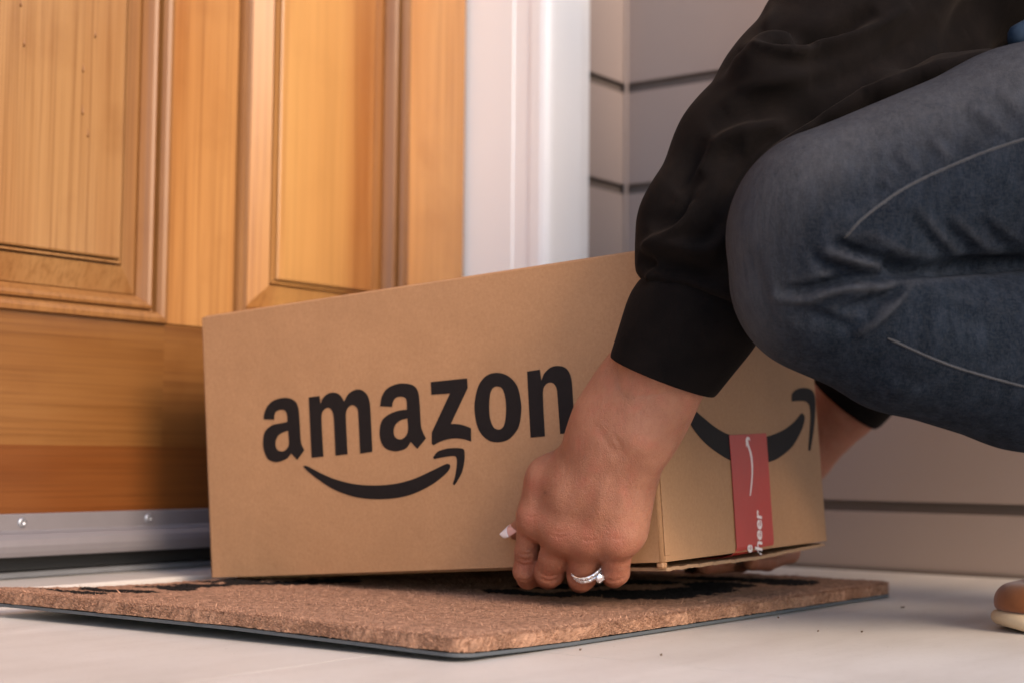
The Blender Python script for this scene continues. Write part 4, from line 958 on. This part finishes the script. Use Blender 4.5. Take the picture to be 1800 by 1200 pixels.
# cuff of the near sleeve
def cuff(c0, h0, c1, h1, dh0, dh1, parent, hang, d=.985):
    rows = []; K_ = 64
    def rg(c, hv, dh, hg, grow, offax):
        out = []
        for k in range(K_):
            q = 2*math.pi*k/K_; out.append(c+axv*offax+hv*math.cos(q)*grow-CF*dh*math.sin(q)*grow+axv*hg*math.sin(q)+hv/np.linalg.norm(hv)*0)
        return out
    def W(t): c = c0+(c1-c0)*t; hv = h0+(h1-h0)*t; return c, hv, dh0+(dh1-dh0)*t
    for t, g in ((-.16, .90), (-.05, .985), (0.02, 1.0), (.12, 1.035), (.3, 1.045), (.5, 1.03), (.7, 1.015), (.85, 1.005), (.94, 1.0), (.985, .99), (1.0, .975), (1.0, .94), (.97, .91), (.85, .90), (.5, .90)):
        c, hv, dh = W(t); rows.append(rg(c, hv, dh, hang*t, g, 0))
    n = len(rows); V = np.array([p for r in rows for p in r])
    rn = np.array([math.sin(k*2*math.pi/K_*21) for k in range(K_)])
    F = [(i*K_+k, i*K_+(k+1) % K_, (i+1)*K_+(k+1) % K_, (i+1)*K_+k) for i in range(n-1) for k in range(K_)]
    m_ = MB(); m_.add(V, F); o = m_.build('cuff', M_black, parent, True); ss = o.modifiers.new('s', 'SUBSURF'); ss.levels = 2; ss.render_levels = 2; return o
h0 = P(1340, 585, .985)-P(1229, 541, .985); h1 = P(1257, 697, .985)-P(1164, 662, .985)
cuff(seamc, h0*.99, hemc, h1, .039, .034, sweat, .0038)
# far cuff
cv = MB(); v, f = tube([P(1540, 640, 1.375), P(1489, 701, 1.385), P(1484, 707, 1.386)], [.040, .037, .0355], 32, False); cv.add(v, f); v, f = tube([P(1484, 707, 1.386), P(1500, 690, 1.384)], [.0335, .033], 32, False); cv.add(v, f)
cv.build('cuff', M_black, sweat, True)
# shirt under the sweatshirt, just seen at the hip
G8 = SDF((.26, .90, .28), (.72, 1.36, .60), .006)
G8.cap(P(1790, 66, 1.02), P(2050, 40, 1.05), .010, .05, .01)
v, q = G8.mesh(); mk('shirt', smooth(v, q, 2), q, M_blue, person, True)
G9 = SDF((.28, .94, .28), (.72, 1.3, .50), .005); G9.cap(P(1770, 112, 1.06), P(2300, 20, 1.08), .010, .03, .01); v, q = G9.mesh(); mk('shirt_hem', smooth(v, q, 2), q, M_belt, person, True)
# ---- jeans
GJ = SDF((.10, .80, .02), (.80, 1.52, .50), .0021)
dk = .905
def jc(a, ra, b, rb, k, da=dk, db=dk, S=GJ, **kw): S.cap(P(*a, da), P(*b, db), px2m(ra, da), px2m(rb, db), k, **kw)
jc((1463, 388), 162, (1800, 276), 189, .010, dk, .93); jc((1800, 276), 189, (2600, 60), 235, .01, .93, .98)
jc((1452, 512), 141, (1585, 574), 150, .006, dk, .91); jc((1585, 574), 150, (1800, 631), 158, .006, .91, .925); jc((1800, 629), 160, (2380, 800), 112, .006, .925, .975)
jc((1436, 440), 141, (1440, 470), 141, .03)
jc((1610, 472), 46, (1900, 464), 60, .010, .915, .935)       # closes the gap behind the knee
GJ.cap(KR, HIPR, .048, .075, .01); GJ.cap(KR, ANR, .045, .034, .01); GJ.cap(HIPL-[.02, 0, 0], HIPR, .085, .085, .03); GJ.cap(HIPL, (HIPL+HIPR)/2+[.03, 0, -.02], .09, .09, .03)
JV, JQ = GJ.mesh(); JV = smooth(JV, JQ, 3); JN = normals(JV, JQ)
jf = [(-.0100, 9, [(1560, 470), (1617, 474), (1700, 467), (1830, 462)]), (-.0075, 9, [(1462, 424), (1500, 440), (1533, 453), (1575, 464), (1625, 472)]), (.0045, 8, [(1445, 440), (1493, 455), (1530, 461), (1570, 464)]),
      (-.0065, 9, [(1365, 512), (1400, 510), (1440, 503), (1487, 492), (1547, 490), (1610, 478)]), (.0050, 7, [(1352, 520), (1385, 526), (1420, 526), (1453, 513), (1507, 503), (1560, 503), (1600, 488)]), (-.0050, 10, [(1470, 545), (1520, 535), (1560, 520), (1600, 490)]),
      (.0035, 9, [(1500, 590), (1545, 560), (1580, 525), (1605, 492)]), (-.0030, 12, [(1400, 545), (1450, 560), (1510, 580)]), (-.0035, 10, [(1440, 470), (1490, 478), (1550, 478), (1600, 476)]), (-.0028, 8, [(1420, 440), (1450, 462), (1500, 470)]),
      (0.0017, 10, [(1603, 361), (1630, 385), (1655, 415), (1690, 450)]), (-0.0019, 10, [(1590, 372), (1615, 398), (1640, 428), (1670, 455)]), (0.0017, 10, [(1665, 372), (1690, 395), (1722, 425), (1760, 450)]), (-0.0019, 12, [(1648, 385), (1680, 415), (1715, 448)]), (0.0014, 12, [(1730, 372), (1760, 400), (1800, 430)]), (-0.0014, 12, [(1715, 380), (1745, 410), (1785, 442)]),
      (0.0017, 10, [(1700, 183), (1738, 207), (1765, 228), (1790, 250)]), (-0.0017, 10, [(1685, 196), (1718, 222), (1745, 245)]), (0.0014, 9, [(1632, 245), (1655, 262), (1672, 285)]), (-0.0014, 9, [(1618, 250), (1640, 272), (1652, 296)]), (0.0013, 9, [(1575, 262), (1600, 285), (1622, 305)]), (-0.0013, 9, [(1560, 272), (1588, 298), (1604, 318)]), (-0.0012, 10, [(1660, 235), (1700, 262), (1728, 268)]), (0.0011, 9, [(1540, 300), (1562, 322), (1574, 338)]), (-0.0012, 9, [(1528, 312), (1548, 335), (1556, 350)]), (0.0011, 9, [(1750, 160), (1780, 180), (1800, 200)]), (-0.0012, 10, [(1740, 175), (1770, 200), (1795, 222)]),
      (-0.0017, 12, [(1490, 415), (1530, 430), (1580, 452), (1620, 468)]), (0.0013, 9, [(1500, 405), (1560, 428), (1610, 455)]), (-0.0011, 16, [(1330, 440), (1340, 500), (1365, 560)]), (0.0011, 13, [(1345, 430), (1352, 490), (1380, 555), (1420, 600)]),
      (0.0012, 12, [(1600, 500), (1680, 520), (1760, 545), (1830, 560)]), (-0.0012, 16, [(1640, 540), (1720, 570), (1800, 590)]), (-0.0011, 18, [(1480, 620), (1560, 650), (1650, 690)]), (0.0010, 16, [(1520, 660), (1620, 700), (1740, 730)]), (-0.0012, 12, [(1540, 515), (1530, 545), (1500, 575)]), (0.0009, 13, [(1600, 330), (1520, 370), (1450, 400)]), (-0.0009, 16, [(1500, 345), (1440, 375), (1400, 420)])]
JV = folds(JV, JN, jf, gain=1.05, ww=1.15); JN = normals(JV, JQ)
# wear: worn pale on the knee, the top of the thigh and on raised folds
E_ = np.concatenate([JQ[:, [0, 1]], JQ[:, [1, 2]], JQ[:, [2, 3]], JQ[:, [3, 0]]]); deg = np.bincount(E_.ravel(), minlength=len(JV)).astype(float)
lapl = np.zeros_like(JV)
for k in range(3): lapl[:, k] = np.bincount(E_[:, 0], JV[E_[:, 1], k], len(JV))+np.bincount(E_[:, 1], JV[E_[:, 0], k], len(JV))
curv = -((lapl/deg[:, None]-JV)*JN).sum(1)/.0021
for _ in range(2):
    c2 = np.bincount(E_[:, 0], curv[E_[:, 1]], len(JV))+np.bincount(E_[:, 1], curv[E_[:, 0]], len(JV)); curv = c2/deg
px_, py_, _z = proj(JV)
d_, sg_, t_ = polydist(px_, py_, [(1296, 620), (1296, 440), (1330, 330), (1420, 260), (1520, 205), (1700, 140), (1900, 90)])
wear = .60*np.exp(-(np.maximum(d_-5, 0)/78)**2)+np.clip((curv-.02)*2.6, 0, .28)
jeans = mk('jeans', JV, JQ, M_denim, person, True); attr(jeans.data, 'fade', np.clip(wear, 0, .85))
jb = BVHTree.FromPolygons([tuple(x) for x in JV], JQ.tolist())
def seam(pts, wpx=3.8):
    mb = MB(); sp = spline(pts, 14); V = []; Nn = []
    for x, y in sp:
        p, n_, ok = on(jb, x, y, .0)
        if ok: V.append(p); Nn.append(n_)
    V = np.array(V); Nn = np.array(Nn); hw = px2m(wpx, .9)/2; rows = []
    for i in range(len(V)):
        t = V[min(i+1, len(V)-1)]-V[max(i-1, 0)]; t /= max(np.linalg.norm(t), 1e-9); s_ = np.cross(t, Nn[i]); s_ /= np.linalg.norm(s_)
        j = RNG.normal(0, .00012); hw = px2m(wpx, .9)/2*min(1, .25+i/14, .25+(len(V)-1-i)/14)
        rows.append([V[i]+s_*hw*a+Nn[i]*(b+j*(b > 0)) for a, b in ((-1.9, -.0003), (-1, .0003), (-.3, .0006), (.3, .0006), (1, .0003), (1.9, -.0003))])
    n = len(rows); Vv_ = [p for r in rows for p in r]; F = [(6*i+k, 6*i+k+1, 6*i+7+k, 6*i+6+k) for i in range(n-1) for k in range(5)]
    mb.add(Vv_, F); mb.build('seam', M_denim_seam, jeans, True)
    mb2 = MB(); acc = 0
    for i in range(0, n-1):      # short stitches
        p = V[i]+Nn[i]*.0007; q_ = V[i+1]+Nn[i+1]*.0007; L = np.linalg.norm(q_-p); m_ = max(1, int(L/.0024))
        for a in range(m_):
            x0 = p+(q_-p)*(a+.1)/m_; x1 = p+(q_-p)*(a+.7)/m_; v, f = tube([x0, x1], .00020, 4); mb2.add(v, f)
    mb2.build('stitching', M_thread, jeans, kind='stuff')
M_denim_seam = simple('worn_seam', (.020, .022, .028), .9, var=.35, scale=500, bump=.001)
seam([(1484, 418), (1491, 412), (1515, 386), (1573, 342), (1625, 313), (1683, 287), (1738, 265), (1800, 245), (1850, 232)])
seam([(1560, 594), (1573, 600), (1633, 627), (1680, 645), (1730, 660), (1793, 677), (1850, 690)], 3.4)
# ---- shoes
def shoe(T, dirx, name_p):
    dx = np.array(dirx, float); dx /= np.linalg.norm(dx); up = np.array([0, 0, 1.]); sd = np.cross(up, dx)
    Gs = SDF(T-.02-np.abs(dx)*.27-.05, T+.02+np.abs(dx)*.27+.1, .0022)
    def q(a, s_, z): return T+dx*a+sd*s_+up*z
    sh = thing_part('shoe', q(.1, 0, 0))
    Gs.disc(q(.0370, 0, .0180), q(.080, 0, .026), .0225, .030, .0128); Gs.cap(q(.080, 0, .026), q(.14, 0, .070), .040, .036, .02, ax=up, flat=.75); Gs.cap(q(.14, 0, .075), q(.215, 0, .135), .036, .036, .02)
    Gs.cut(q(0, 0, .0122), -up, .002)
    v_, q_ = Gs.mesh(); v_ = smooth(v_, q_, 3); N_ = normals(v_, q_)
    a_ = (v_-T)@dx; s_ = (v_-T)@sd; dd = np.abs(np.hypot((a_-.040)/1.0, s_)-.019); v_ = v_-N_*(.0009*np.exp(-(dd/.0012)**2)*(N_[:, 2] > .3))[:, None]
    mk('upper', v_, q_, M_suede, sh, True)
    G_ = SDF(T-.02-np.abs(dx)*.27-.05, T+.02+np.abs(dx)*.27+.1, .0022)
    G_.disc(q(.0368, 0, .0068), q(.085, 0, .0068), .0300, .036, .0070); G_.cut(q(0, 0, .0128), up, .0015); G_.cap(q(.085, 0, .0065), q(.20, 0, .085), .043, .036, .01, ax=up, flat=.2)
    v_, q_ = G_.mesh(); v_ = smooth(v_, q_, 2); v_[:, 2] = np.maximum(v_[:, 2], .0008); v_[:, 2] += .0035*np.exp(-(np.maximum((v_-T)@dx, 0)/.010)**2)*np.clip(1-v_[:, 2]/.014, 0, 1); mk('sole', v_, q_, M_sole, sh, True)
def thing_part(name, loc):
    o = bpy.data.objects.new(name, None); C.objects.link(o); o.parent = person; b = wm(person); l = b.inverted() @ Vector(loc); o.location = l
    WM[o.name] = b @ Matrix.Translation(l); return o
TN = PZ(1749, 1108, 0.0)
shoe(TN+np.array([0, 0, 0]), (1, .08, 0), 'near')
shoe(np.array([.44, 1.10, 0]), (1, .05, 0), 'far')
# ------------------------------------------------------------------ bits on the floor
mb = MB()
for px, py, r in ((1587, 1068, .0011), (1438, 1110, .0004), (1515, 1111, .0005), (1368, 1086, .0005), (1020, 1143, .0004), (1162, 1152, .0005)):
    p = PZ(px, py, .0006); V = [p+np.array([r*1.5*math.cos(a+px), r*math.sin(a+px), RNG.uniform(0, .0007)]) for a in np.linspace(0, 5.2, 6)]
    mb.add(V+[v+np.array([0, 0, .0007]) for v in V], [tuple(range(6))[::-1], tuple(range(6, 12))]+[(i, (i+1) % 6, 6+(i+1) % 6, 6+i) for i in range(6)])
mb.build('floor_crumbs', M_speck, None, kind='stuff')
